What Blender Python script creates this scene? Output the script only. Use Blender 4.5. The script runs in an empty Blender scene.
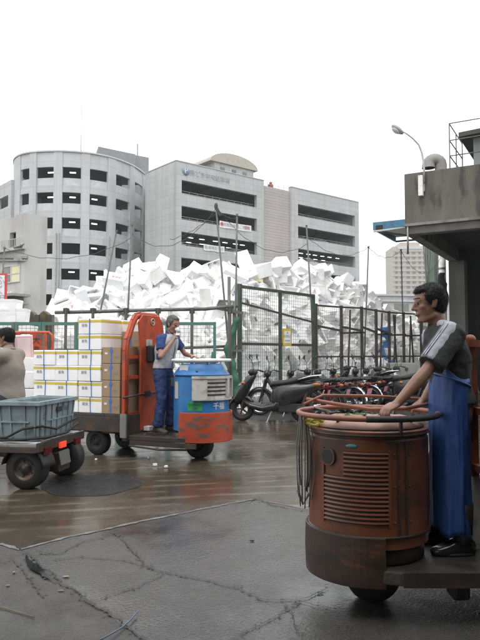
import bpy, bmesh, math, random
from mathutils import Vector, Matrix, Quaternion, noise
R = math.radians
PI = math.pi
random.seed(7)
sc = bpy.context.scene
col = sc.collection
TH = R(3.04)
CAMZ = 1.5

def P(px, py, Y):
    """where the ray through a photo pixel meets the vertical plane at distance Y"""
    v = (320 - py) / 640
    yy = math.cos(TH) - v * math.sin(TH)
    zz = math.sin(TH) + v * math.cos(TH)
    return Vector(((px - 240) / 640 / yy * Y, Y, CAMZ + zz / yy * Y))

def G(px, py, z=0.0):
    """where the ray through a photo pixel meets the level z"""
    v = (320 - py) / 640
    yy = math.cos(TH) - v * math.sin(TH)
    zz = math.sin(TH) + v * math.cos(TH)
    t = (z - CAMZ) / zz
    return Vector(((px - 240) / 640 * t, yy * t, z))

# ---------------------------------------------------------------- mesh builder
class MB:
    def __init__(s):
        s.v = []; s.f = []; s.sm = []; s.mi = []; s.T = None
    def add(s, vs, fs, smooth=False, mi=0):
        b = len(s.v)
        if s.T is not None: vs = [s.T @ Vector(p) for p in vs]
        s.v += [tuple(p) for p in vs]
        for f in fs:
            s.f.append([b + i for i in f]); s.sm.append(smooth); s.mi.append(mi)
        return s
    def box(s, c, d, rot=None, mi=0, taper=1.0):
        x, y, z = d[0] / 2, d[1] / 2, d[2] / 2
        vs = []
        for sz in (-1, 1):
            k = taper if sz < 0 else 1.0
            for sx, sy in ((-1, -1), (1, -1), (1, 1), (-1, 1)):
                vs.append(Vector((sx * x * k, sy * y * k, sz * z)))
        if rot is not None:
            M = rot if isinstance(rot, Matrix) else Matrix.Rotation(rot, 3, 'Z')
            vs = [M @ q for q in vs]
        vs = [q + Vector(c) for q in vs]
        return s.add(vs, [(3, 2, 1, 0), (4, 5, 6, 7), (0, 1, 5, 4), (1, 2, 6, 5), (2, 3, 7, 6), (3, 0, 4, 7)], mi=mi)
    def bb(s, x0, x1, y0, y1, z0, z1, mi=0):
        return s.box(((x0 + x1) / 2, (y0 + y1) / 2, (z0 + z1) / 2), (abs(x1 - x0), abs(y1 - y0), abs(z1 - z0)), mi=mi)
    def bar(s, a, b, w, h=None, mi=0):
        """a square bar from a to b"""
        a = Vector(a); b = Vector(b); h = h or w
        d = b - a; L = d.length
        if L < 1e-6: return s
        q = d.to_track_quat('Z', 'Y').to_matrix()
        return s.box((a + b) / 2, (w, h, L), q, mi=mi)
    def tube(s, pts, r, n=8, smooth=True, mi=0, cap=True, closed=False):
        pts = [Vector(p) for p in pts]
        m = len(pts)
        rs = r if isinstance(r, (list, tuple)) else [r] * m
        tang = []
        for i in range(m):
            if closed: t = pts[(i + 1) % m] - pts[i - 1]
            elif i == 0: t = pts[1] - pts[0]
            elif i == m - 1: t = pts[-1] - pts[-2]
            else: t = pts[i + 1] - pts[i - 1]
            tang.append(t.normalized())
        up = Vector((0, 0, 1)) if abs(tang[0].z) < .9 else Vector((1, 0, 0))
        nrm = (up - tang[0] * up.dot(tang[0])).normalized()
        vs = []
        for i in range(m):
            t = tang[i]
            nrm = (nrm - t * nrm.dot(t))
            if nrm.length < 1e-5: nrm = t.orthogonal()
            nrm.normalize()
            bi = t.cross(nrm)
            for k in range(n):
                a = 2 * PI * k / n
                vs.append(pts[i] + (nrm * math.cos(a) + bi * math.sin(a)) * rs[i])
        fs = []
        last = m if closed else m - 1
        for i in range(last):
            j = (i + 1) % m
            for k in range(n):
                fs.append((i * n + k, i * n + (k + 1) % n, j * n + (k + 1) % n, j * n + k))
        s.add(vs, fs, smooth, mi)
        if cap and not closed:
            b = len(s.v) - len(vs)
            s.f.append([b + k for k in reversed(range(n))]); s.sm.append(False); s.mi.append(mi)
            s.f.append([b + (m - 1) * n + k for k in range(n)]); s.sm.append(False); s.mi.append(mi)
        return s
    def ring(s, c, R_, r, axis='Z', n=48, k=10, mi=0, a0=0, a1=2 * PI):
        full = abs(a1 - a0 - 2 * PI) < 1e-6
        pts = []
        for i in range(n if full else n + 1):
            a = a0 + (a1 - a0) * i / n
            ca, sa = math.cos(a) * R_, math.sin(a) * R_
            p = {'Z': (ca, sa, 0), 'Y': (ca, 0, sa), 'X': (0, ca, sa)}[axis]
            pts.append(Vector(c) + Vector(p))
        return s.tube(pts, r, k, closed=full, mi=mi)
    def lathe(s, prof, c=(0, 0, 0), n=40, smooth=True, a0=0, a1=2 * PI, axis='Z', mi=0):
        """revolve (r, z) profile"""
        full = abs(a1 - a0 - 2 * PI) < 1e-6
        m = n if full else n + 1
        vs = []
        for (r, z) in prof:
            for i in range(m):
                a = a0 + (a1 - a0) * i / n
                p = (r * math.cos(a), r * math.sin(a), z)
                if axis == 'Y': p = (p[0], p[2], p[1])
                if axis == 'X': p = (p[2], p[0], p[1])
                vs.append((p[0] + c[0], p[1] + c[1], p[2] + c[2]))
        fs = []
        for j in range(len(prof) - 1):
            for i in range(n):
                k = (i + 1) % m
                fs.append((j * m + i, j * m + k, (j + 1) * m + k, (j + 1) * m + i))
        return s.add(vs, fs, smooth, mi)
    def cyl(s, a, b, r, n=16, mi=0, smooth=True):
        return s.tube([a, b], r, n, smooth=smooth, mi=mi)
    def prism(s, pts, h0, h1, mi=0, plane='XY'):
        """extrude a polygon given in one plane along the third axis"""
        n = len(pts)
        def V3(p, h):
            return {'XY': (p[0], p[1], h), 'XZ': (p[0], h, p[1]), 'YZ': (h, p[0], p[1])}[plane]
        vs = [V3(p, h0) for p in pts] + [V3(p, h1) for p in pts]
        fs = [tuple(reversed(range(n))), tuple(range(n, 2 * n))]
        fs += [(i, (i + 1) % n, n + (i + 1) % n, n + i) for i in range(n)]
        return s.add(vs, fs, mi=mi)
    def ell(s, c, r, rot=None, n=16, m=10, mi=0):
        vs = []; fs = []
        for j in range(m + 1):
            t = PI * j / m
            for i in range(n):
                a = 2 * PI * i / n
                p = Vector((r[0] * math.sin(t) * math.cos(a), r[1] * math.sin(t) * math.sin(a), r[2] * math.cos(t)))
                if rot is not None: p = rot @ p
                vs.append(p + Vector(c))
        for j in range(m):
            for i in range(n):
                fs.append((j * n + i, (j + 1) * n + i, (j + 1) * n + (i + 1) % n, j * n + (i + 1) % n))
        return s.add(vs, fs, True, mi)
    def cap(s, a, b, ra, rb, n=14):
        """tapered capsule"""
        s.tube([a, b], [ra, rb], n); s.ell(a, (ra,) * 3, n=n); s.ell(b, (rb,) * 3, n=n)
        return s
    def loft(s, rings, smooth=True, mi=0, cap=True):
        n = len(rings[0]); vs = [p for rg in rings for p in rg]; fs = []
        for j in range(len(rings) - 1):
            for i in range(n):
                fs.append((j * n + i, j * n + (i + 1) % n, (j + 1) * n + (i + 1) % n, (j + 1) * n + i))
        if cap:
            fs.append(tuple(reversed(range(n)))); fs.append(tuple((len(rings) - 1) * n + i for i in range(n)))
        return s.add(vs, fs, smooth, mi)

def oval(c, rx, ry, n=24, rot=0, p=2.0):
    out = []
    for i in range(n):
        a = 2 * PI * i / n
        ca, sa = math.cos(a), math.sin(a)
        x = rx * math.copysign(abs(ca) ** (2 / p), ca); y = ry * math.copysign(abs(sa) ** (2 / p), sa)
        out.append((c[0] + x * math.cos(rot) - y * math.sin(rot), c[1] + x * math.sin(rot) + y * math.cos(rot), c[2]))
    return out

def link(name, mesh, parent=None):
    o = bpy.data.objects.new(name, mesh); col.objects.link(o)
    if parent is not None: o.parent = parent
    return o

def fixn(me):
    bm = bmesh.new(); bm.from_mesh(me)
    bmesh.ops.recalc_face_normals(bm, faces=bm.faces)
    bm.to_mesh(me); bm.free()

def part(name, mb, mat, parent=None, bevel=0, fix=True, segs=2):
    me = bpy.data.meshes.new(name)
    me.from_pydata(mb.v, [], mb.f)
    for p, sm, mi in zip(me.polygons, mb.sm, mb.mi):
        p.use_smooth = sm; p.material_index = mi
    for m in (mat if isinstance(mat, (list, tuple)) else [mat]): me.materials.append(m)
    if fix: fixn(me)
    o = link(name, me, parent)
    if bevel:
        b = o.modifiers.new('bevel', 'BEVEL'); b.width = bevel; b.segments = segs; b.limit_method = 'ANGLE'; b.angle_limit = R(40)
        b.harden_normals = False
    return o

def tag(o, label, cat, group=None, kind=None):
    o['label'] = label; o['category'] = cat
    if group: o['group'] = group
    if kind: o['kind'] = kind
    return o

def thing(name, label, cat, loc=(0, 0, 0), rz=0.0, group=None):
    o = bpy.data.objects.new(name, None); col.objects.link(o)
    o.empty_display_size = .2
    o.location = loc; o.rotation_euler = (0, 0, rz)
    return tag(o, label, cat, group)

def struct(name, mb, mat, **k):
    o = part(name, mb, mat, **k); o['kind'] = 'structure'; return o

def dup(o, parent=None):
    c = o.copy(); col.objects.link(c); c.parent = parent
    for ch in [q for q in CH.get(o.name, [])] or list(o.children):
        dup(ch, c)
    return c
CH = {}

def text_mesh(txt, size, mat, parent, loc, rot, name='lettering', depth=.002, ax='CENTER', line=1.0, sx=1.0):
    cu = bpy.data.curves.new('t', 'FONT'); cu.body = txt; cu.size = size; cu.extrude = depth
    cu.align_x = ax; cu.align_y = 'CENTER'; cu.space_line = line
    cu.resolution_u = 2
    t = bpy.data.objects.new('t', cu); col.objects.link(t)
    bpy.context.view_layer.update()
    dg = bpy.context.evaluated_depsgraph_get()
    me = bpy.data.meshes.new_from_object(t.evaluated_get(dg))
    bpy.data.objects.remove(t); bpy.data.curves.remove(cu)
    me.materials.clear(); me.materials.append(mat)
    o = link(name, me, parent)
    M = Matrix.Translation(loc) @ (rot.to_4x4() if isinstance(rot, Matrix) else Matrix.Rotation(0, 4, 'X')) @ Matrix.Diagonal((sx, 1, 1, 1))
    me.transform(M)
    return o
def upright(dirx):
    """rotation of flat text so it stands up with its x along dirx (horizontal)"""
    x = Vector(dirx).normalized(); z = x.cross(Vector((0, 0, 1)))
    return Matrix((x, Vector((0, 0, 1)), z)).transposed()

# ---------------------------------------------------------------- materials
def mat(name, c, rough=.6, c2=None, nscale=3.0, mixlo=.35, mixhi=.65, metal=0, bump=0, bscale=20, spec=.5,
        dirt=None, dscale=2, damt=.5, emit=None, estr=0, coat=0, rvar=0, stretch=None, chips=None):
    m = bpy.data.materials.new(name); m.use_nodes = True
    nt = m.node_tree; N = nt.nodes; L = nt.links
    bs = N['Principled BSDF']
    bs.inputs['Roughness'].default_value = rough
    bs.inputs['Metallic'].default_value = metal
    bs.inputs['Specular IOR Level'].default_value = spec
    bs.inputs['Coat Weight'].default_value = coat
    tc = N.new('ShaderNodeTexCoord'); mp = N.new('ShaderNodeMapping')
    L.new(tc.outputs['Object'], mp.inputs[0])
    if stretch: mp.inputs['Scale'].default_value = stretch
    def nz(scale, det=6, lo=.35, hi=.65):
        n = N.new('ShaderNodeTexNoise'); n.inputs['Scale'].default_value = scale; n.inputs['Detail'].default_value = det
        L.new(mp.outputs[0], n.inputs['Vector'])
        r = N.new('ShaderNodeMapRange'); r.inputs[1].default_value = lo; r.inputs[2].default_value = hi
        L.new(n.outputs['Fac'], r.inputs[0]); return r.outputs[0]
    def mix(f, a, b):
        x = N.new('ShaderNodeMix'); x.data_type = 'RGBA'
        if hasattr(f, 'node'): L.new(f, x.inputs[0])
        else: x.inputs[0].default_value = f
        for inp, q in ((x.inputs[6], a), (x.inputs[7], b)):
            if hasattr(q, 'node'): L.new(q, inp)
            else: inp.default_value = (*q, 1)
        return x.outputs[2]
    cur = tuple(c)
    if c2 is not None: cur = mix(nz(nscale, 6, mixlo, mixhi), cur, tuple(c2))
    else:
        cur = mix(nz(nscale, 6, .3, .7), tuple(q * .88 for q in c), tuple(min(1, q * 1.1) for q in c))
    if dirt is not None:
        n = nz(dscale, 10, .52, .62); mu = N.new('ShaderNodeMath'); mu.operation = 'MULTIPLY'; mu.inputs[1].default_value = damt
        L.new(n, mu.inputs[0]); cur = mix(mu.outputs[0], cur, tuple(dirt))
    if chips:
        n = N.new('ShaderNodeTexNoise'); n.inputs['Scale'].default_value = chips[1]; n.inputs['Detail'].default_value = 12; n.inputs['Roughness'].default_value = .65
        L.new(mp.outputs[0], n.inputs['Vector']); r = N.new('ShaderNodeMapRange'); r.inputs[1].default_value = chips[2]; r.inputs[2].default_value = chips[2] + .012
        L.new(n.outputs['Fac'], r.inputs[0]); cur = mix(r.outputs[0], cur, chips[0])
    L.new(cur, bs.inputs['Base Color'])
    if rvar:
        n = nz(nscale * 1.7, 4); mr = N.new('ShaderNodeMapRange'); mr.inputs[3].default_value = max(0, rough - rvar); mr.inputs[4].default_value = rough + rvar
        L.new(n, mr.inputs[0]); L.new(mr.outputs[0], bs.inputs['Roughness'])
    if bump:
        b = N.new('ShaderNodeBump'); b.inputs['Strength'].default_value = bump; b.inputs['Distance'].default_value = .01
        n = N.new('ShaderNodeTexNoise'); n.inputs['Scale'].default_value = bscale; n.inputs['Detail'].default_value = 5
        L.new(mp.outputs[0], n.inputs['Vector']); L.new(n.outputs['Fac'], b.inputs['Height']); L.new(b.outputs[0], bs.inputs['Normal'])
    if emit:
        bs.inputs['Emission Color'].default_value = (*emit, 1); bs.inputs['Emission Strength'].default_value = estr
    return m

def panel_mat(name, c, su, sv, w, line, c2=None, rough=.6, axis='x', streak=.42, brickoff=0.0):
    """facade panels: joint lines every su x sv metres, weather streaks"""
    m = bpy.data.materials.new(name); m.use_nodes = True
    nt = m.node_tree; N = nt.nodes; L = nt.links; bs = N['Principled BSDF']; bs.inputs['Roughness'].default_value = rough
    tc = N.new('ShaderNodeTexCoord'); sp = N.new('ShaderNodeSeparateXYZ'); L.new(tc.outputs['Object'], sp.inputs[0])
    def M(op, a, b=None):
        x = N.new('ShaderNodeMath'); x.operation = op
        for i, q in enumerate((a, b)):
            if q is None: continue
            if hasattr(q, 'node'): L.new(q, x.inputs[i])
            else: x.inputs[i].default_value = q
        return x.outputs[0]
    if axis == 'x': u = sp.outputs[0]
    elif axis == 'xy': u = M('ADD', sp.outputs[0], M('MULTIPLY', sp.outputs[1], 1.0))
    elif axis == 'ang': u = M('MULTIPLY', M('ARCTAN2', sp.outputs[1], sp.outputs[0]), 9.0)
    z = M('DIVIDE', sp.outputs[2], sv)
    uu = M('DIVIDE', u, su)
    lu = M('LESS_THAN', M('FRACT', uu), w / su); lz = M('LESS_THAN', M('FRACT', z), w / sv)
    ln = M('MAXIMUM', lu, lz)
    wn = N.new('ShaderNodeTexWhiteNoise'); wn.noise_dimensions = '2D'
    cb = N.new('ShaderNodeCombineXYZ'); L.new(M('FLOOR', uu), cb.inputs[0]); L.new(M('FLOOR', z), cb.inputs[1]); L.new(cb.outputs[0], wn.inputs['Vector'])
    no = N.new('ShaderNodeTexNoise'); mp = N.new('ShaderNodeMapping'); mp.inputs['Scale'].default_value = (1.2, 1.2, .12)
    L.new(tc.outputs['Object'], mp.inputs[0]); L.new(mp.outputs[0], no.inputs['Vector']); no.inputs['Scale'].default_value = 1.0; no.inputs['Detail'].default_value = 8
    k = M('ADD', M('MULTIPLY', wn.outputs['Value'], .10), M('MULTIPLY', no.outputs['Fac'], streak))
    k = M('ADD', k, .93 - streak / 2)
    mx = N.new('ShaderNodeMix'); mx.data_type = 'RGBA'; L.new(ln, mx.inputs[0]); mx.inputs[6].default_value = (*c, 1); mx.inputs[7].default_value = (*line, 1)
    mm = N.new('ShaderNodeMix'); mm.data_type = 'RGBA'; mm.blend_type = 'MULTIPLY'; mm.inputs[0].default_value = 1
    L.new(mx.outputs[2], mm.inputs[6]); cc = N.new('ShaderNodeCombineColor'); [L.new(k, cc.inputs[i]) for i in range(3)]; L.new(cc.outputs[0], mm.inputs[7])
    L.new(mm.outputs[2], bs.inputs['Base Color'])
    return m

M_ = {}
M_['foam'] = mat('white_foam', (.89, .89, .885), .8, c2=(.80, .80, .795), nscale=2.5, bump=.25, bscale=60, dirt=(.62, .60, .55), dscale=4, damt=.3)
M_['foam_b'] = mat('white_foam_cool', (.86, .875, .885), .75, c2=(.77, .78, .79), nscale=2, bump=.2, bscale=50)
M_['foam_c'] = mat('white_foam_clean', (.88, .88, .88), .55, bump=.1, bscale=80)
M_['film'] = mat('plastic_film', (.72, .74, .76), .3, c2=(.6, .62, .64), nscale=4, bump=.8, bscale=9)
M_['pinkfoam'] = mat('pink_foam', (.72, .50, .50), .7, bump=.2, bscale=60)
M_['yellow'] = mat('yellow_tape', (.62, .50, .06), .5)
M_['bluestrap'] = mat('blue_strap', (.06, .16, .50), .4)
M_['card'] = mat('brown_cardboard', (.37, .265, .165), .8, c2=(.31, .22, .135), nscale=4)
M_['ink'] = mat('grey_ink', (.36, .37, .40), .8)
M_['inkred'] = mat('red_ink', (.60, .06, .10), .7)
M_['inkblue'] = mat('blue_ink', (.08, .15, .50), .7)
M_['inkpink'] = mat('pink_ink', (.55, .20, .26), .7)
M_['orange'] = mat('orange_paint', (.50, .078, .024), .42, chips=((.10, .06, .045), 7, .64), c2=(.40, .055, .018), nscale=5, dirt=(.08, .05, .04), dscale=6, damt=.5, rvar=.15)
M_['orange_worn'] = mat('orange_paint_scraped', (.44, .062, .022), .5, c2=(.35, .045, .017), nscale=3, dirt=(.10, .075, .055), dscale=4.2, damt=.95, rvar=.2, stretch=(1, 1, 3.2))
M_['rust_orange'] = mat('rusty_orange_paint', (.175, .056, .024), .4, c2=(.12, .040, .019), nscale=2.5, dirt=(.035, .024, .019), dscale=3.2, damt=.75, rvar=.12, chips=((.05, .035, .03), 5.5, .635), bump=.25, bscale=14)
M_['rust_bumper'] = mat('rusted_steel_band', (.050, .028, .019), .5, c2=(.028, .020, .017), nscale=3, dirt=(.085, .034, .018), dscale=4, damt=.5, rvar=.2, stretch=(1, 1, 3), chips=((.11, .045, .025), 4, .60))
M_['blue'] = mat('blue_paint', (.03, .19, .47), .35, chips=((.10, .13, .16), 9, .66), c2=(.026, .155, .40), nscale=3, dirt=(.05, .08, .12), dscale=7, damt=.35, rvar=.1)
M_['cream'] = mat('cream_paint', (.50, .48, .45), .45, dirt=(.2, .18, .15), dscale=8, damt=.5)
M_['darksteel'] = mat('dark_steel', (.045, .042, .04), .45, c2=(.07, .055, .045), nscale=6, metal=.3, dirt=(.13, .07, .04), dscale=5, damt=.5, rvar=.15)
M_['deck'] = mat('wet_dark_deck', (.035, .031, .028), .34, c2=(.055, .046, .038), nscale=5, rvar=.15, bump=.4, bscale=60)
M_['greysteel'] = mat('grey_steel', (.30, .30, .29), .45, metal=.5, dirt=(.14, .09, .06), dscale=6, damt=.5)
M_['galv'] = mat('galvanised_steel', (.42, .43, .43), .4, metal=.6, c2=(.34, .35, .35), nscale=9)
M_['rubber'] = mat('black_rubber', (.014, .014, .014), .6, bump=.2, bscale=90)
M_['black'] = mat('black_plastic', (.018, .018, .02), .3, rvar=.08, coat=.3)
M_['blackmatt'] = mat('matt_black', (.02, .02, .02), .7)
M_['chrome'] = mat('chrome', (.7, .7, .72), .15, metal=1)
M_['white'] = mat('white_paint', (.75, .75, .74), .4, dirt=(.4, .38, .34), dscale=7, damt=.4)
M_['silver'] = mat('silver_paint', (.45, .46, .48), .3, metal=.6)
M_['red'] = mat('red_paint', (.16, .014, .018), .35)
M_['amber'] = mat('amber_lens', (.36, .12, .02), .25)
M_['redlens'] = mat('red_lens', (.11, .010, .010), .3)
M_['redlit'] = mat('lit_red_lamp', (.5, .04, .02), .3, emit=(1, .08, .03), estr=.45)
M_['redbeacon'] = mat('red_beacon', (.28, .05, .04), .4)
M_['plate'] = mat('pink_plate', (.62, .28, .32), .5)
M_['greenpaint'] = mat('green_rail_paint', (.075, .20, .165), .5, c2=(.06, .16, .13), nscale=5, dirt=(.16, .13, .09), dscale=6, damt=.5)
M_['darkgreen'] = mat('dark_green_paint', (.035, .062, .048), .55, c2=(.045, .072, .055), nscale=6, dirt=(.12, .08, .05), dscale=5, damt=.6)
M_['brownsteel'] = mat('brown_rusty_steel', (.042, .038, .035), .6, c2=(.06, .05, .042), nscale=7, dirt=(.07, .042, .026), dscale=6, damt=.4)
M_['scaffold'] = mat('scaffold_pipe', (.13, .145, .135), .55, c2=(.09, .09, .08), nscale=6)
M_['mesh_wire'] = mat('mesh_wire', (.16, .17, .16), .5)
M_['net'] = mat('dark_rope', (.06, .07, .065), .8)
M_['bluesheet'] = mat('blue_tarpaulin', (.07, .22, .48), .5, bump=.8, bscale=6)
M_['greentarp'] = mat('green_tarpaulin', (.04, .13, .09), .6, bump=1, bscale=6)
M_['tub'] = mat('blue_grey_plastic', (.25, .315, .34), .45, c2=(.22, .28, .305), nscale=4, dirt=(.12, .14, .15), dscale=6, damt=.5)
M_['skin'] = mat('skin', (.27, .145, .095), .45, c2=(.22, .115, .075), nscale=12, bump=.1, bscale=150)
M_['skin_pale'] = mat('skin_pale', (.36, .21, .15), .5, c2=(.31, .17, .12), nscale=12)
M_['hair'] = mat('black_hair', (.010, .009, .009), .55, bump=.35, bscale=90, stretch=(1,1,.3), spec=.3)
M_['hair_grey'] = mat('greying_hair', (.17, .165, .16), .6, c2=(.08, .075, .07), nscale=30, bump=.9, bscale=130)
M_['eye'] = mat('eye_white', (.30, .27, .25), .25)
M_['iris'] = mat('dark_iris', (.02, .012, .01), .15)
M_['lip'] = mat('lips', (.32, .13, .10), .5)
M_['shirt_blue'] = mat('blue_work_shirt', (.03, .065, .20), .85, c2=(.024, .05, .16), nscale=9, bump=.3, bscale=220)
M_['trouser_blue'] = mat('blue_work_trousers', (.032, .06, .165), .85, c2=(.024, .045, .125), nscale=7, bump=.3, bscale=220)
M_['vest'] = mat('light_grey_vest', (.46, .46, .48), .85, c2=(.40, .40, .42), nscale=9, bump=.3, bscale=200)
M_['tshirt'] = mat('charcoal_tshirt', (.035, .038, .038), .9, c2=(.028, .03, .03), nscale=6, bump=.3, bscale=250)
M_['stripe'] = mat('white_sleeve_panel', (.40, .40, .46), .85, bump=.2, bscale=200)
M_['apron'] = mat('blue_rubber_apron', (.016, .062, .22), .55, c2=(.013, .05, .18), nscale=5, bump=.25, bscale=30)
M_['boot'] = mat('wet_black_boot', (.02, .02, .022), .22)
M_['shoe'] = mat('brown_shoe', (.07, .05, .04), .6)
M_['jacket'] = mat('beige_jacket', (.29, .25, .215), .95, c2=(.26, .225, .19), nscale=6, bump=.3, bscale=200)
M_['darktrouser'] = mat('dark_trousers', (.03, .032, .042), .9)
M_['towel'] = mat('white_towel', (.65, .65, .63), .95, bump=.6, bscale=80)
M_['pinkcloth'] = mat('pale_pink_cloth', (.42, .28, .23), .8, c2=(.34, .21, .17), nscale=6, bump=.6, bscale=12)
M_['hose'] = mat('orange_hose', (.25, .085, .045), .4, dirt=(.08,.05,.04), dscale=6, damt=.5)
M_['leaf'] = mat('green_leaf', (.05, .12, .03), .6)
M_['yellowrope'] = mat('yellow_rope', (.5, .42, .08), .7)
M_['green_sticker'] = mat('green_sticker', (.03, .30, .07), .5)
M_['lamp'] = mat('lamp_housing', (.33, .34, .34), .5)
M_['lampglass'] = mat('lamp_glass', (.5, .5, .48), .2)
M_['vent'] = mat('vent_metal', (.28, .275, .26), .55, c2=(.23, .22, .2), nscale=4)
M_['concrete'] = mat('weathered_concrete', (.15, .14, .118), .9, c2=(.085, .08, .067), nscale=1.6, mixlo=.3, mixhi=.7, bump=.5, bscale=25, dirt=(.045, .042, .036), dscale=2.4, damt=.8, stretch=(1, 1, .35))
M_['concrete2'] = mat('grey_concrete_column', (.24, .24, .225), .85, c2=(.17, .17, .16), nscale=2, bump=.5, bscale=25, dirt=(.09, .088, .08), dscale=2, damt=.6, stretch=(1, 1, .35))
M_['concrete_col'] = mat('pale_concrete_column', (.19, .19, .175), .85, c2=(.13, .13, .12), nscale=2, bump=.5, bscale=25, dirt=(.16, .155, .14), dscale=2, damt=.5, stretch=(1, 1, .35))
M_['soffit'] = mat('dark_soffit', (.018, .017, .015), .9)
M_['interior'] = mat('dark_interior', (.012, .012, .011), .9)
M_['awningblue'] = mat('blue_fascia', (.06, .22, .36), .5, c2=(.05, .17, .28), nscale=3, dirt=(.05, .07, .08), dscale=4, damt=.4)
M_['greenwall'] = mat('pale_green_sheeting', (.34, .42, .36), .7, c2=(.28, .35, .30), nscale=2)
M_['garage'] = panel_mat('grey_facade_panels', (.44, .45, .445), 1.55, .78, .045, (.32, .33, .325))
M_['garage_y'] = panel_mat('grey_side_panels', (.44, .45, .445), 1.55, .78, .045, (.33, .34, .335), axis='xy')
M_['garage_beige'] = panel_mat('beige_ribbed_wall', (.40, .37, .355), 50, .39, .06, (.27, .25, .24), axis='x')
M_['round'] = panel_mat('round_tower_panels', (.475, .485, .485), 3.0, 1.6, .035, (.34, .345, .35), axis='ang')
M_['roundpanel'] = mat('light_parapet_panel', (.50, .52, .53), .6)
M_['slab'] = mat('garage_slab', (.13, .13, .125), .9)
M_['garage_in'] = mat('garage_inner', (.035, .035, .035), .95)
M_['tube'] = mat('fluorescent_tube', (.9, .9, .9), .4, emit=(.95, 1, .93), estr=1.4)
M_['annex'] = mat('off_white_render', (.50, .495, .48), .85, c2=(.43, .425, .41), nscale=.6, mixlo=.3, mixhi=.7, dirt=(.3, .29, .27), dscale=.8, damt=.4, stretch=(1, 1, .3))
M_['penthouse'] = mat('grey_penthouse', (.25, .26, .265), .8)
M_['vault'] = mat('beige_metal_roof', (.42, .39, .33), .6)
M_['glass'] = mat('window_glass', (.13, .15, .16), .12, c2=(.22, .22, .16), nscale=1.2)
M_['litglass'] = mat('lit_window', (.5, .48, .3), .3, emit=(1, .9, .5), estr=.12)
M_['frame'] = mat('window_frame', (.5, .5, .49), .5)
M_['tower'] = mat('beige_tower_wall', (.43, .38, .32), .8)
M_['towerdark'] = mat('tower_window', (.12, .12, .12), .3)
M_['sign'] = mat('sign_white', (.72, .72, .70), .5)
M_['signred'] = mat('sign_red', (.55, .05, .05), .5)
M_['signblue'] = mat('sign_blue', (.22, .30, .40), .5)
M_['signpale'] = mat('sign_pale_blue', (.36, .40, .435), .6)
M_['signyellow'] = mat('sign_yellow', (.58, .42, .04), .5)
M_['brownsheet'] = mat('brown_sheet', (.16, .12, .07), .8, c2=(.09, .08, .06), nscale=3)
M_['carwhite'] = mat('car_paint_white', (.7, .7, .7), .25)
M_['carsilver'] = mat('car_paint_silver', (.4, .41, .42), .25, metal=.4)
M_['cardark'] = mat('car_paint_dark', (.05, .055, .07), .25)
M_['paleblueline'] = mat('pale_blue_cord', (.11, .17, .22), .5)
M_['straw'] = mat('straw', (.20, .16, .08), .8)
M_['cyan_badge'] = mat('cyan_badge', (.07, .24, .24), .4)

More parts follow.
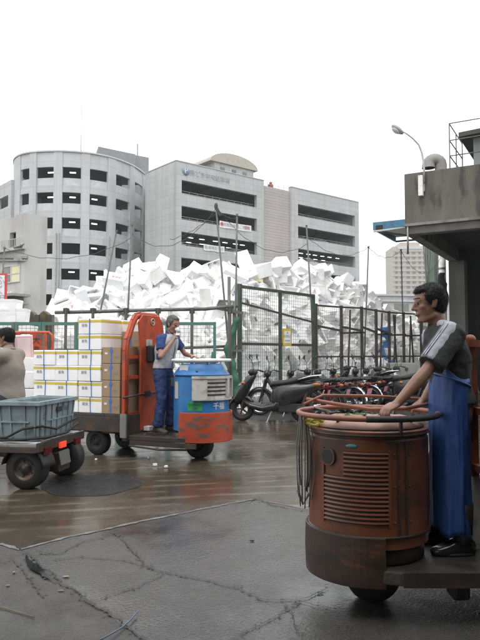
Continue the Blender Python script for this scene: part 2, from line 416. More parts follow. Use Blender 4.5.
# ---------------------------------------------------------------- ground
def ground_mat(name, c, c2, wet_lo, wet_hi, r_dry, r_wet, scale=.8, lines=False, bump=.35, damp=.5, spec=.5):
    m = bpy.data.materials.new(name); m.use_nodes = True
    nt = m.node_tree; N = nt.nodes; L = nt.links; bs = N['Principled BSDF']
    bs.inputs['Specular IOR Level'].default_value = spec
    tc = N.new('ShaderNodeTexCoord')
    def nz(s, d=6, vec=None):
        n = N.new('ShaderNodeTexNoise'); n.inputs['Scale'].default_value = s; n.inputs['Detail'].default_value = d
        L.new(vec or tc.outputs['Object'], n.inputs['Vector']); return n.outputs['Fac']
    def mr(x, a, b, c_=0, d=1):
        r = N.new('ShaderNodeMapRange'); L.new(x, r.inputs[0])
        for i, q in zip((1, 2, 3, 4), (a, b, c_, d)): r.inputs[i].default_value = q
        return r.outputs[0]
    def M(op, a, b=None):
        x = N.new('ShaderNodeMath'); x.operation = op
        for i, q in enumerate((a, b)):
            if q is None: continue
            if hasattr(q, 'node'): L.new(q, x.inputs[i])
            else: x.inputs[i].default_value = q
        return x.outputs[0]
    def mix(f, a, b):
        x = N.new('ShaderNodeMix'); x.data_type = 'RGBA'
        if hasattr(f, 'node'): L.new(f, x.inputs[0])
        else: x.inputs[0].default_value = f
        for inp, q in ((x.inputs[6], a), (x.inputs[7], b)):
            if hasattr(q, 'node'): L.new(q, inp)
            else: inp.default_value = (*q, 1)
        return x.outputs[2]
    big = nz(scale, 8); fine = nz(60, 4); mid = nz(7, 8)
    wet = mr(M('ADD', M('MULTIPLY', big, .8), M('MULTIPLY', nz(scale * 6, 8), .2)), wet_lo, wet_hi)
    base = mix(mr(mid, .3, .7), c, c2)
    speck = mr(nz(110, 3), .54, .66)
    base = mix(M('MULTIPLY', mr(nz(1.9, 10), .50, .66), .55), base, tuple(q * .45 for q in c))
    base = mix(M('MULTIPLY', mr(nz(45, 6), .35, .50, 1, 0), .6), base, tuple(q * .35 for q in c))
    base = mix(M('MULTIPLY', speck, .55), base, tuple(min(1, q * 2.2 + .02) for q in c))
    base = mix(M('MULTIPLY', wet, damp), base, tuple(q * .55 for q in c))
    h = M('ADD', M('MULTIPLY', fine, .75), M('MULTIPLY', mid, .22))
    if lines:
        mp = N.new('ShaderNodeMapping'); mp.inputs['Rotation'].default_value = (0, 0, R(lines)); L.new(tc.outputs['Object'], mp.inputs[0])
        w = N.new('ShaderNodeTexWave'); w.inputs['Scale'].default_value = 1.05; w.inputs['Distortion'].default_value = 3.2; w.inputs['Detail'].default_value = 4
        w.inputs['Detail Scale'].default_value = .5
        w.bands_direction = 'Y'; L.new(mp.outputs[0], w.inputs['Vector'])
        ln = mr(w.outputs['Fac'], .62, .95)
        brk = mr(nz(1.8, 5), .45, .6)
        ln = M('MULTIPLY', ln, brk)
        base = mix(M('MULTIPLY', ln, .55), base, tuple(q * 2.3 for q in c))
        h = M('ADD', h, M('MULTIPLY', ln, 1.2))
    L.new(base, bs.inputs['Base Color'])
    rr = N.new('ShaderNodeMix'); rr.data_type = 'FLOAT'; L.new(wet, rr.inputs[0]); rr.inputs[2].default_value = r_dry; rr.inputs[3].default_value = r_wet
    ro = M('ADD', rr.outputs[0], M('MULTIPLY', M('SUBTRACT', mid, .5), .25))
    L.new(M('MAXIMUM', ro, .05), bs.inputs['Roughness'])
    b = N.new('ShaderNodeBump'); b.inputs['Distance'].default_value = .012
    L.new(M('MULTIPLY', M('SUBTRACT', 1.0, M('MULTIPLY', wet, .8)), bump), b.inputs['Strength'])
    L.new(h, b.inputs['Height']); L.new(b.outputs[0], bs.inputs['Normal'])
    return m

M_['asphalt'] = ground_mat('wet_asphalt', (.045, .044, .042), (.032, .032, .031), .42, .60, .46, .16, .35)
M_['yard'] = ground_mat('wet_brown_concrete', (.078, .062, .042), (.042, .036, .027), .36, .56, .40, .11, .5, lines=-14)
M_['apron_g'] = ground_mat('damp_grey_paving', (.066, .064, .060), (.044, .043, .040), .40, .58, .46, .09, .7, bump=1.0, damp=.55)
M_['apron_l'] = ground_mat('rough_grey_paving', (.052, .049, .044), (.035, .032, .030), .48, .62, .62, .22, .8, bump=.9)
M_['patch'] = ground_mat('coarse_dark_patch', (.030, .030, .031), (.010, .010, .011), .3, .8, .35, .16, 3, bump=2.2, spec=.3)
M_['kerbline'] = ground_mat('pale_kerb_strip', (.16, .155, .145), (.085, .08, .075), .55, .75, .6, .3, 2, bump=.8)
M_['crack'] = mat('dark_crack', (.018, .017, .016), .5)
M_['puddle'] = mat('puddle_water', (.012, .012, .011), .06, spec=.35)

def sheet(name, pts, z, m, th=.0, sub=None):
    mb = MB(); mb.add([(p[0], p[1], z) for p in pts], [tuple(range(len(pts)))])
    o = struct(name, mb, m, fix=False)
    me = o.data
    if me.polygons[0].normal.z < 0: me.flip_normals()
    return o

sheet('ground', [(-2500, -300), (2500, -300), (2500, 3000), (-2500, 3000)], 0, M_['asphalt'])
# brown wet yard left of / beyond the kerb line
kl = [G(-160, 470), G(0, 545), G(20, 551), G(70, 538), G(140, 523), G(200, 511), G(255, 500), G(310, 511), G(420, 534), G(700, 590)]
kl = [Vector((p.x, p.y, 0)) for p in kl]
far = [Vector((14, 13.2, 0)), Vector((-12, 14.2, 0))]
sheet('yard_road', [kl[0]] + kl[1:8] + [Vector((4.5, 6.4, 0)), Vector((5.5, 14.6, 0)), Vector((-13, 14.6, 0))], .004, M_['yard'])
front = [kl[2], kl[3], kl[4], kl[5], kl[6], kl[7], kl[8], kl[9], Vector((5, -2, 0)), Vector((-.25, -2, 0)), G(140, 640), G(82, 596), G(45, 570)]
front = [Vector((p.x, p.y, 0)) for p in front]
sheet('front_paving', front, .008, M_['apron_g'])
leftp = [kl[0], kl[1], kl[2], G(45, 570), G(82, 596), G(140, 640), Vector((-.25, -2, 0)), Vector((-6, -2, 0)), Vector((-9, 3, 0))]
leftp = [Vector((p.x, p.y, 0)) for p in leftp]
sheet('left_paving', leftp, .008, M_['apron_l'])

def ribbon(pts, w, z, jag=.5, seed=0, step=.05, taper=True):
    rnd = random.Random(seed)
    out = []
    pts = [Vector((p.x, p.y, 0)) for p in pts]
    for a, b in zip(pts, pts[1:]):
        n = max(1, int((b - a).length / step))
        for i in range(n): out.append(a.lerp(b, i / n))
    out.append(pts[-1]); m = len(out)
    vs = []
    off = 0
    for i, p in enumerate(out):
        t = (out[min(i + 1, m - 1)] - out[max(i - 1, 0)]).normalized(); s_ = Vector((-t.y, t.x, 0))
        off = off * .8 + rnd.uniform(-1, 1) * w * jag
        ww = w * rnd.uniform(.35, 1.3) * (min(1, i / 6 + .15, (m - 1 - i) / 6 + .15) if taper else 1)
        vs.append((*(p + s_ * (off + ww / 2)).xy, z)); vs.append((*(p + s_ * (off - ww / 2)).xy, z))
    fs = [(2 * i, 2 * i + 1, 2 * i + 3, 2 * i + 2) for i in range(m - 1)]
    return vs, fs

mb = MB()
mb.add(*ribbon(kl[1:3], .05, .0125, .15, 1, taper=False)); mb.add(*ribbon(kl[2:7], .042, .0125, .2, 2, taper=False)); mb.add(*ribbon(kl[6:9], .03, .0125, .3, 3))
struct('kerb_strip', mb, M_['kerbline'])
mb = MB()
cr = [
    ([(20, 553), (45, 570), (62, 584), (82, 597), (92, 607), (118, 623), (140, 640), (190, 690)], .03),
    ([(52, 562), (80, 558), (120, 562), (150, 569), (165, 574), (205, 582), (240, 590), (262, 601), (290, 602), (330, 612)], .018),
    ([(28, 556), (60, 554), (80, 544), (100, 540), (115, 533), (122, 539), (135, 556), (143, 566), (152, 572)], .018),
    ([(88, 605), (110, 597), (140, 588), (163, 576)], .012),
    ([(330, 590), (300, 604), (270, 622), (235, 640), (200, 665)], .02),
    ([(255, 501), (275, 507), (310, 513), (345, 520)], .02),
    ([(246, 505), (258, 498), (275, 508)], .012),
    ([(10, 560), (30, 580), (45, 600)], .014),
    ([(283, 604), (292, 616), (300, 640)], .009),
]
for i, (pp, w) in enumerate(cr):
    mb.add(*ribbon([G(*q) for q in pp], w * .45, .0165, 1.3, 10 + i, step=.022))
    rc_ = random.Random(i); pq = [G(*q) for q in pp]
    for a, b in zip(pq, pq[1:]):
        for j in range(int((b - a).length / .03)):
            p = a.lerp(b, rc_.random()) + Vector((rc_.gauss(0, w), rc_.gauss(0, w), 0)); s_ = rc_.uniform(.003, .010)
            mb.add([(p.x + s_ * rc_.uniform(.6, 1.6) * math.cos(k * PI / 3), p.y + s_ * math.sin(k * PI / 3), .0166 + .0001 * (j % 5)) for k in range(6)], [(0, 1, 2, 3, 4, 5)])
struct('paving_cracks', mb, M_['crack'])
# puddle in the joint
def blob(c, rx, ry, rot, z, seed, n=40, amp=.25):
    rnd = Vector((seed * 3.1, seed * 1.7, 0)); pts = []
    for i in range(n):
        a = 2 * PI * i / n
        k = 1 + amp * 2 * noise.noise(Vector((math.cos(a) * 1.5, math.sin(a) * 1.5, 0)) + rnd)
        x, y = rx * k * math.cos(a), ry * k * math.sin(a)
        pts.append(Vector((c.x + x * math.cos(rot) - y * math.sin(rot), c.y + x * math.sin(rot) + y * math.cos(rot), 0)))
    return pts
mb = MB(); mb.add(*ribbon([G(25, 558), G(32, 566), G(40, 571), G(52, 580), G(60, 584)], .055, .0205, .22, 77, step=.045)); struct('puddle', mb, M_['puddle'])
c = G(92, 485)
sheet('round_patch', blob(c, .56, .62, 0, 0, 9, amp=.05), .008, M_['patch'])
# camera
cam = bpy.data.cameras.new('camera'); co = bpy.data.objects.new('camera', cam); col.objects.link(co)
co.location = (0, 0, CAMZ); co.rotation_euler = (R(90) + TH, 0, 0)
cam.sensor_fit = 'VERTICAL'; cam.sensor_height = 36; cam.sensor_width = 36; cam.lens = 36.0
cam.clip_end = 6000; cam.clip_start = .05
sc.camera = co
# ---------------------------------------------------------------- world and light
w = bpy.data.worlds.new("World"); sc.world = w; w.use_nodes = True
nt = w.node_tree; N = nt.nodes; L = nt.links
bg = N['Background']; bg.inputs['Strength'].default_value = .1
sky = N.new('ShaderNodeTexSky'); sky.sky_type = 'NISHITA'; sky.sun_disc = False
SUN_EL, SUN_AZ = R(62), R(200)
sky.sun_elevation = SUN_EL; sky.sun_rotation = SUN_AZ; sky.dust_density = 4; sky.air_density = 1
tc = N.new('ShaderNodeTexCoord'); sp = N.new('ShaderNodeSeparateXYZ'); L.new(tc.outputs['Generated'], sp.inputs[0])
mr = N.new('ShaderNodeMapRange'); L.new(sp.outputs[2], mr.inputs[0]); mr.inputs[1].default_value = 0; mr.inputs[2].default_value = 1
mr.inputs[3].default_value = 11.5; mr.inputs[4].default_value = 17.0
no = N.new('ShaderNodeTexNoise'); no.inputs['Scale'].default_value = 1.6; no.inputs['Detail'].default_value = 5; L.new(tc.outputs['Generated'], no.inputs['Vector'])
mu = N.new('ShaderNodeMath'); mu.operation = 'MULTIPLY_ADD'; L.new(no.outputs['Fac'], mu.inputs[0]); mu.inputs[1].default_value = 2.0; L.new(mr.outputs[0], mu.inputs[2])
cc = N.new('ShaderNodeCombineColor')
for i, k in enumerate((.995, 1.0, 1.01)):
    q = N.new('ShaderNodeMath'); q.operation = 'MULTIPLY'; q.inputs[1].default_value = k; L.new(mu.outputs[0], q.inputs[0]); L.new(q.outputs[0], cc.inputs[i])
mx = N.new('ShaderNodeMix'); mx.data_type = 'RGBA'; mx.inputs[0].default_value = .93
L.new(sky.outputs[0], mx.inputs[6]); L.new(cc.outputs[0], mx.inputs[7]); L.new(mx.outputs[2], bg.inputs['Color'])
sun = bpy.data.lights.new('sun', 'SUN'); so = bpy.data.objects.new('sun', sun); col.objects.link(so)
sun.energy = .7; sun.angle = R(25); sun.color = (1, .97, .93)
az = SUN_AZ
d = Vector((math.sin(az) * math.cos(SUN_EL), math.cos(az) * math.cos(SUN_EL), math.sin(SUN_EL)))
so.rotation_euler = d.to_track_quat('Z', 'Y').to_euler()
sc.view_settings.view_transform = 'Standard'; sc.view_settings.look = 'None'; sc.view_settings.exposure = .42; sc.view_settings.gamma = 1
sc.view_settings.use_curve_mapping = False
sc.cycles.max_bounces = 8; sc.cycles.diffuse_bounces = 6; sc.cycles.glossy_bounces = 3

# ---------------------------------------------------------------- main parking garage
YAW = math.atan2(.635, .772)
g = thing('parking_garage', 'grey panelled multi-storey parking garage with beige rib and open decks', 'parking garage', (-7.8, 77, 0), YAW)
TOPZ = 25.1; OZ = [22.85 - 3.2 * k for k in range(7)]; OH = 1.68
LEN = 34.05; DEP = 13.6
wall = MB(); side = MB()
for (a, b) in ((0, .84), (13.04, 14.3), (19.5, 20.8), (33.1, LEN)):
    wall.bb(a, b, 0, .5, 0, TOPZ)
for (a, b) in ((.84, 13.04), (20.8, 33.1)):
    wall.bb(a, b, .006, .5, OZ[0], TOPZ - .003)
    for k in range(7):
        lo = OZ[k + 1] if k < 6 else 0
        wall.bb(a, b, .006, .5, lo, OZ[k] - OH)
part('front_wall', wall, M_['garage'], g)
side.bb(.003, .5, .5, 7.2, 0, TOPZ - .004); side.bb(.5, 4.1, 6.9, 7.2, 0, TOPZ - .005); side.bb(4.1, 4.5, 6.9, DEP, 0, TOPZ - .004); side.bb(LEN - .5, LEN, .5, DEP, 0, TOPZ - .004); side.bb(4.5, LEN - .5, DEP - .4, DEP, 0, TOPZ - .004)
part('side_wall', side, M_['garage_y'], g)
mb = MB(); mb.bb(14.3, 19.5, .35, .8, 0, TOPZ - .55); part('ribbed_wall', mb, M_['garage_beige'], g)
mb = MB(); mb.bb(.5, 4.5, .5, 6.9, TOPZ - 1.1, TOPZ - .8); mb.bb(4.5, LEN - .5, .5, DEP - .4, TOPZ - 1.1, TOPZ - .8); part('roof_slab', mb, M_['slab'], g)
mb = MB()
for k in range(7):
    mb.bb(.5, 4.5, .5, 6.9, OZ[k] - OH - .75, OZ[k] - OH - .5); mb.bb(4.5, LEN - .5, .5, DEP - .4, OZ[k] - OH - .75, OZ[k] - OH - .5)
    for x in (3.5, 7, 10.5, 22.5, 26, 29.5):
        mb.bb(x, x + .3, .5, (6.9 if x < 4 else DEP - .5), OZ[k] - .05, OZ[k] + .45)
part('floor_slab', mb, M_['slab'], g)
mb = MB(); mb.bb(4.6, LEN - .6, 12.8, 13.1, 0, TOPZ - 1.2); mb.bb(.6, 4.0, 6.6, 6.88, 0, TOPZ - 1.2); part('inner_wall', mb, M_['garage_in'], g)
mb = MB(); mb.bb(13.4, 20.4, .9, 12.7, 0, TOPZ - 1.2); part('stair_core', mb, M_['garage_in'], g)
for (a, b) in ((.84, 13.04), (20.8, 33.1)):
    mb = MB()
    for k in range(5):
        zs = OZ[k] - OH
        for h in (.25, .5): mb.bb(a, b, .7, .75, zs + h, zs + h + .05)
        x = a + .4
        while x < b: mb.bb(x, x + .05, .66, .71, zs - .5, zs + .55); x += 1.2
    part('deck_railing', mb, M_['greysteel'], g)
for k, (xs, ys) in {2: ((1.4, 3.4, 5.2, 7.4, 9.0, 10.8, 12, 21.8, 23.2, 24.8, 26.2, 27.8, 29.4, 31.2), (2.2, 5.2, 8.2)), 3: ((2, 5, 8, 11, 23, 26, 29), (3,))}.items():
    for x in xs:
        mb = MB()
        for y in ys[:(1 if x < 4 else 3)]: mb.bb(x, x + .75, y, y + .16, OZ[k] - .16, OZ[k] - .08)
        part('ceiling_light', mb, M_['tube'], g)
# coping
mb = MB(); mb.bb(-.05, 14.35, -.06, .56, TOPZ, TOPZ + .09); mb.bb(19.45, LEN + .05, -.06, .56, TOPZ, TOPZ + .09); mb.bb(-.05, .56, .56, 7.25, TOPZ, TOPZ + .09)
part('coping', mb, M_['frame'], g)
# vault on the roof
px0, px1 = 7.0, 14.2
def on_face(px):  # distance along the facade that lands on a photo column
    t = (px - 240) / 640
    return (77 * t + 7.8) / (.772 - .635 * t)
VY0 = 3.2
mb = MB(); mb.bb(8.3, 15.2, VY0, VY0 + 9, TOPZ - 1, TOPZ + 2.2); part('roof_room', mb, M_['garage_y'], g)
arc = []
for i in range(17):
    a = PI * i / 16
    arc.append((11.6 - 4.2 * math.cos(a), TOPZ + 2.2 + 1.55 * math.sin(a)))
mb = MB(); mb.prism(arc, VY0 - .3, VY0 + 9.3, plane='XZ'); part('vaulted_roof', mb, M_['vault'], g)
for x in (9.3, 11.3, 13.2):
    mb = MB(); mb.bb(x, x + .7, VY0 - .06, VY0 - .01, TOPZ + .9, TOPZ + 1.7); part('roof_room_window', mb, M_['glass'], g)
mb = MB(); mb.lathe([(0, 0), (.55, 0), (.55, .04), (0, .04)], (1.45, -.05, 24.05), 28, axis='Y'); part('parking_disc', mb, M_['signblue'], g)
F = upright((1, 0, 0))
text_mesh('P', 1.0, M_['sign'], g, (1.45, -.08, 24.05), F, 'disc_letter', .01)
text_mesh('勝どき中央駐車場', .80, M_['signpale'], g, (5.2, -.04, 23.95), F, 'faded_lettering', .01)
# roof railing and beacon over the ribbed wall
mb = MB()
for z in (.35, .7): mb.bb(14.4, 19.4, .5, .54, TOPZ + z - .55, TOPZ + z - .51)
for i in range(6): mb.bb(14.45 + i, 14.49 + i, .5, .54, TOPZ - .56, TOPZ + .16)
part('roof_railing', mb, M_['galv'], g)
mb = MB(); mb.bb(16.4, 17.0, 1.0, 1.5, TOPZ - .6, TOPZ + .1); mb.lathe([(0, .62), (.16, .6), (.22, .4), (.22, 0)], (16.7, 1.25, TOPZ - .1), 12); part('roof_beacon', mb, M_['redbeacon'], g)
# banners hung on the railings
def on_g(x, y, z): return g.matrix_basis @ Vector((x, y, z))
bpy.context.view_layer.update()
GM = Matrix.Translation((-7.8, 77, 0)) @ Matrix.Rotation(YAW, 4, 'Z')
def banner(x0, x1, zc, h, txt, label, red=True):
    o = thing('banner', label, 'banner', GM @ Vector(((x0 + x1) / 2, -.05, zc)), YAW, 'banners on the parking garage')
    mb = MB(); w_ = x1 - x0
    n = 12; vs = []; fs = []
    for i in range(n + 1):
        x = -w_ / 2 + w_ * i / n; y = -.03 + .025 * math.sin(i * 1.3)
        vs += [(x, y, -h / 2 - .04 * math.sin(i * .9)), (x, y, h / 2 - .05 * math.sin(PI * i / n)), (x, y + .02, -h / 2), (x, y + .02, h / 2 - .05 * math.sin(PI * i / n))]
    for i in range(n):
        a = 4 * i; fs += [(a, a + 4, a + 5, a + 1), (a + 3, a + 7, a + 6, a + 2), (a + 1, a + 5, a + 7, a + 3), (a, a + 2, a + 6, a + 4)]
    mb.add(vs, fs); part('cloth', mb, M_['sign'], o)
    text_mesh(txt, h * .62, M_['ink'], o, (0, -.075, 0), F, 'lettering', .004)
    if red:
        text_mesh('●', h * .7, M_['signred'], o, (-w_ / 2 + .35, -.075, 0), F, 'red_lettering', .004)
        text_mesh('空有', h * .62, M_['signred'], o, (w_ / 2 - .75, -.075, 0), F, 'red_lettering', .004)
s1, s2 = on_face(219), on_face(251)
banner(s1, s2, OZ[1] - OH + .18, .85, '月極駐車場ご利用', 'long white banner with red ends hung at the upper open deck')
s1, s2 = on_face(203), on_face(224)
banner(s1, s2, OZ[2] - OH + .12, .8, '駐車場受付中', 'shorter white banner with dark lettering hung one deck lower', False)

# parked cars on the decks
def small_car(x, y, z, m, label, rz=YAW):
    c_ = thing('parked_car', label, 'car', GM @ Vector((x, y, z)), rz + PI / 2, 'cars parked on the garage decks')
    b = MB(); prof = [(-2.1, .3), (2.1, .3), (2.15, .6), (1.9, .82), (1.1, .95), (.5, 1.42), (-1.0, 1.45), (-1.75, 1.0), (-2.1, .9)]
    b.prism(prof, -.82, .82, plane='XZ'); part('body', b, m, c_, bevel=.08)
    b = MB(); b.prism([(1.02, .98), (.48, 1.37), (-.95, 1.38), (-1.6, 1.0)], -.835, .835, plane='XZ'); part('side_window', b, M_['glass'], c_)
    for sx in (-1.35, 1.35):
        for sy in (-.72, .72):
            b = MB(); b.cyl((sx, sy - .1, .31), (sx, sy + .1, .31), .31, 14); part('wheel', b, M_['rubber'], c_)
zf = lambda k: OZ[k] - OH - .5
small_car(28.6, 4, zf(0) + .15, M_['carwhite'], 'white car on the top open deck of the right wing')
small_car(31.2, 4, zf(0) + .1, M_['carsilver'], 'silver car at the right end of the top open deck')
small_car(28.4, 4, zf(1) + .15, M_['carwhite'], 'white car on the middle open deck of the right wing')
small_car(30.8, 4, zf(1) + .15, M_['cardark'], 'dark car at the right end of the middle open deck')
small_car(26.0, 4, zf(2) + .15, M_['carwhite'], 'white car on the lit deck of the right wing')
small_car(30.5, 4, zf(2) + .15, M_['carsilver'], 'silver car at the right end of the lit deck')
small_car(2.0, 4, zf(2) + .15, M_['carwhite'], 'white car at the left end of the lit deck')
small_car(11.5, 4, zf(2) + .15, M_['carsilver'], 'silver car at the right end of the left lit deck')

# ---------------------------------------------------------------- round ramp tower
RC = Vector((-22, 88, 0))
rt = thing('round_ramp_building', 'rounded grey ramp building with rows of open bays at the left', 'building', RC)
pl = [(-30.0, 97), (-30.6, 91), (-30.5, 86.2), (-29.6, 82.6), (-27.7, 80.1), (-24.9, 79.05), (-21.3, 79.0), (-17.9, 80.35), (-15.5, 83.0), (-14.0, 86.5), (-13.3, 91), (-13.6, 97)]
def cr_spline(p, k=12):
    out = []
    for i in range(1, len(p) - 2):
        p0, p1, p2, p3 = [Vector(q) for q in p[i - 1:i + 3]]
        for j in range(k):
            t = j / k
            out.append(.5 * ((2 * p1) + (p2 - p0) * t + (2 * p0 - 5 * p1 + 4 * p2 - p3) * t * t + (-p0 + 3 * p1 - 3 * p2 + p3) * t ** 3))
    out.append(Vector(p[-2])); return out
cv = [q - RC.xy for q in cr_spline(pl, 16)]
def pxof(q): return 240 + 640 * (q.x + RC.x) / (q.y + RC.y + 1.05)
bays = [(20, 29), (36, 53.3), (62, 81), (90, 108.3), (116, 130.3), (135, 143.2)]
RT = 26.8; RZ = [24.9 - 3.2 * k for k in range(7)]; RH = 2.28
def inbay(q0, q1):
    p = (pxof(q0) + pxof(q1)) / 2
    if (q0.y + q1.y) / 2 + RC.y > 93: return -1
    for i, (a, b) in enumerate(bays):
        if a < p < b and (q0 + q1).y / 2 + RC.y < (92 if i == 5 else 84 + i): return i
    return -1
# refine polyline
cv2 = []
for a, b in zip(cv, cv[1:]):
    for j in range(3): cv2.append(a.lerp(b, j / 3))
cv2.append(cv[-1])
def nrm2(i):
    t = (cv2[min(i + 1, len(cv2) - 1)] - cv2[max(i - 1, 0)]).normalized(); return Vector((t.y, -t.x))
NR = [nrm2(i) for i in range(len(cv2))]
wl = MB(); pn = MB()
def seg(mb_, i, o0, o1, z0, z1):
    a, b = cv2[i], cv2[i + 1]; na, nb = NR[i], NR[i + 1]
    vs = []
    for z in (z0, z1):
        for q, n_, o_ in ((a, na, o0), (b, nb, o0), (b, nb, o1), (a, na, o1)):
            r = q + n_ * o_; vs.append((r.x, r.y, z))
    mb_.add(vs, [(3, 2, 1, 0), (4, 5, 6, 7), (0, 1, 5, 4), (1, 2, 6, 5), (2, 3, 7, 6), (3, 0, 4, 7)])
for i in range(len(cv2) - 1):
    if inbay(cv2[i], cv2[i + 1]) >= 0:
        seg(wl, i, -.38, -.10, RZ[0], RT)
        for k in range(7):
            seg(wl, i, -.38, -.10, (RZ[k + 1] if k < 6 else 0), RZ[k] - RH)
            seg(pn, i, -.37, -.25, RZ[k] - RH, RZ[k] - RH + .92)
    else: seg(wl, i, -.38, 0, 0, RT)
part('curved_wall', wl, M_['round'], rt); part('bay_parapet', pn, M_['roundpanel'], rt)
mb = MB()
for i in range(len(cv2) - 1): seg(mb, i, -.7, .1, RT, RT + .18)
part('coping', mb, M_['roundpanel'], rt)
mb = MB()
for k in range(7):
    for z0, z1 in ((RZ[k] - RH - .4, RZ[k] - RH - .1),):
        ptsl = [(q - n_ * .62) for q, n_ in zip(cv2, NR)]
        mb.prism([(p_.x, p_.y) for p_ in ptsl[::4]], z0, z1)
part('ramp_slab', mb, M_['slab'], rt)
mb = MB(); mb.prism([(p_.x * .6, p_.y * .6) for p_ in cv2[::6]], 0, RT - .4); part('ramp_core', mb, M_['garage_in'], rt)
mb = MB(); ptsl = [(q - n_ * .62) for q, n_ in zip(cv2, NR)]; mb.prism([(p_.x, p_.y) for p_ in ptsl[::4]], RT - 1, RT - .7); part('roof_slab', mb, M_['slab'], rt)
for k in range(5):
    for bx in (44, 72, 101, 124):
        if (k * 3 + bx) % 5 == 1: continue
        best = min(range(len(cv2)), key=lambda i: abs(pxof(cv2[i]) - bx) + (50 if cv2[i].y + RC.y > 93 else 0))
        q = cv2[best] - NR[best] * 1.9; t = Vector((-NR[best].y, NR[best].x))
        if k >= 2 and bx in (44, 66): continue
        mb = MB(); mb.bar((q.x - t.x * .38, q.y - t.y * .38, RZ[k] - .2), (q.x + t.x * .38, q.y + t.y * .38, RZ[k] - .2), .1, .16); part('ceiling_light', mb, M_['tube'], rt)
# drain pipes on the piers
for bx in (57, 60.5, 110):
    best = min(range(len(cv2)), key=lambda i: abs(pxof(cv2[i]) - bx) + (50 if cv2[i].y + RC.y > 93 else 0))
    q = cv2[best] + NR[best] * .08
    mb = MB(); mb.cyl((q.x, q.y, 0), (q.x, q.y, 16.5), .07, 8); part('drain_pipe', mb, M_['greysteel'], rt)
# antenna
a = thing('antenna_mast', 'thin whip antenna on the roof of the round building', 'antenna', (P(81, 151, 88).x, 88, RT - .7))
mb = MB(); mb.tube([(0, 0, 0), (0, 0, 5.2), (0, 0, 10.2)], [.08, .06, .04], 6); part('mast', mb, M_['galv'], a)
mb = MB(); mb.bar((-.25, 0, 5.2), (.25, 0, 5.2), .04); mb.bar((-.2, 0, 5.7), (.2, 0, 5.7), .04); part('cross_rod', mb, M_['galv'], a)
a = thing('antenna_mast', 'thin mast at the far left end of the roofs', 'antenna', (P(12, 165, 90).x, 90, 22))
mb = MB(); mb.tube([(0, 0, 0), (0, 0, 6.5)], [.06, .03], 6); part('mast', mb, M_['galv'], a)
# penthouse behind the two
pb = thing('penthouse_block', 'plain mid-grey plant block rising behind the two garage buildings', 'building', (0, 0, 0))
mb = MB()
mb.prism([(P(100, 0, 100).x, 100), (P(137, 0, 104).x, 104), (P(135, 0, 118).x, 118), (P(92, 0, 114).x, 114)], 0, CAMZ + (354 - 145.5) * 101 / 640)
part('main_block', mb, M_['penthouse'], pb)
mb = MB(); mb.prism([(P(134, 0, 104).x, 104.4), (P(150, 0, 106).x, 106), (P(150, 0, 118).x, 118), (P(134, 0, 118).x + 2, 118)], 0, CAMZ + (354 - 153) * 105 / 640)
part('lower_block', mb, M_['penthouse'], pb)
mb = MB(); mb.bar((P(107, 0, 101.6).x, 99.5, 10), (P(107, 0, 101.6).x, 99.5, 33.0), .1); part('pipe', mb, M_['greysteel'], pb)
mb = MB(); c0 = P(137, 144, 104.5); mb.bar((c0.x, c0.y + .6, c0.z - 3), (c0.x, c0.y + .6, c0.z + .2), .18); part('roof_stub', mb, M_['greysteel'], pb)

# ---------------------------------------------------------------- left wing with strip openings
lw = thing('ramp_wing', 'grey wing with strip openings joining the round building at the far left', 'building', (0, 0, 0))
A_ = Vector((P(14, 0, 82.0).x, 82.0)); B_ = Vector((P(-20, 0, 92).x, 92)); dA = (B_ - A_).normalized(); nA = Vector((-dA.y, dA.x))
if nA.y < 0: nA = -nA
def quadbox(mb_, s0, s1, o0, o1, z0, z1):
    ps = [A_ + dA * s0 + nA * o0, A_ + dA * s1 + nA * o0, A_ + dA * s1 + nA * o1, A_ + dA * s0 + nA * o1]
    mb_.prism([(q.x, q.y) for q in ps], z0, z1)
ztop = CAMZ + (354 - 178) * 82 / 640
mb = MB()
zo = [ztop - 1.8 - 3.2 * k for k in range(6)]
quadbox(mb, 0, 16, 0, .4, zo[0], ztop)
for k in range(6): quadbox(mb, 0, 16, 0, .4, zo[k] - 3.2 if k < 5 else 0, zo[k] - 1.5)
for s_ in (0, 4.2, 10.5): quadbox(mb, s_, s_ + .7, -.004, .396, 0, ztop - .01)
part('front_wall', mb, M_['garage_y'], lw)
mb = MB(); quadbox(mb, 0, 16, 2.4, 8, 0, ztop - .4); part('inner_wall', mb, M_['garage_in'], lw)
mb = MB()
for k in range(6): quadbox(mb, 0, 16, .4, 2.4, zo[k] - 1.8, zo[k] - 1.52)
part('floor_slab', mb, M_['slab'], lw)
mb = MB(); quadbox(mb, 0, 16, 8, 10, 0, ztop); quadbox(mb, -.3, 0, 0, 10, 0, ztop); part('back_wall', mb, M_['garage_y'], lw)

# ---------------------------------------------------------------- off-white annex in front
an = thing('annex_building', 'off-white rendered low building with window and awning at the left', 'building', (0, 0, 0))
C0 = Vector((-16.95, 50)); dr = Vector((.85, .53)).normalized(); dl = Vector((-dr.y, dr.x)) * 1.0
dl = Vector((-.80, .60)); H_A = CAMZ + 142 * 50 / 640
def pr(mb_, s0, s1, o0, o1, z0, z1, d=None):
    """box on the left face: s along it, o outwards(-)/inwards(+)"""
    n_ = Vector((.60, .80)); ps = [C0 + dl * s0 + n_ * o0, C0 + dl * s1 + n_ * o0, C0 + dl * s1 + n_ * o1, C0 + dl * s0 + n_ * o1]
    mb_.prism([(q.x, q.y) for q in ps], z0, z1)
def s_at(px):
    t = (px - 240) / 640; return (C0.x - t * C0.y) / (t * .60 + .80)
def z_at(s, py): return CAMZ + (354 - py) * (C0.y + .6 * s) / 640
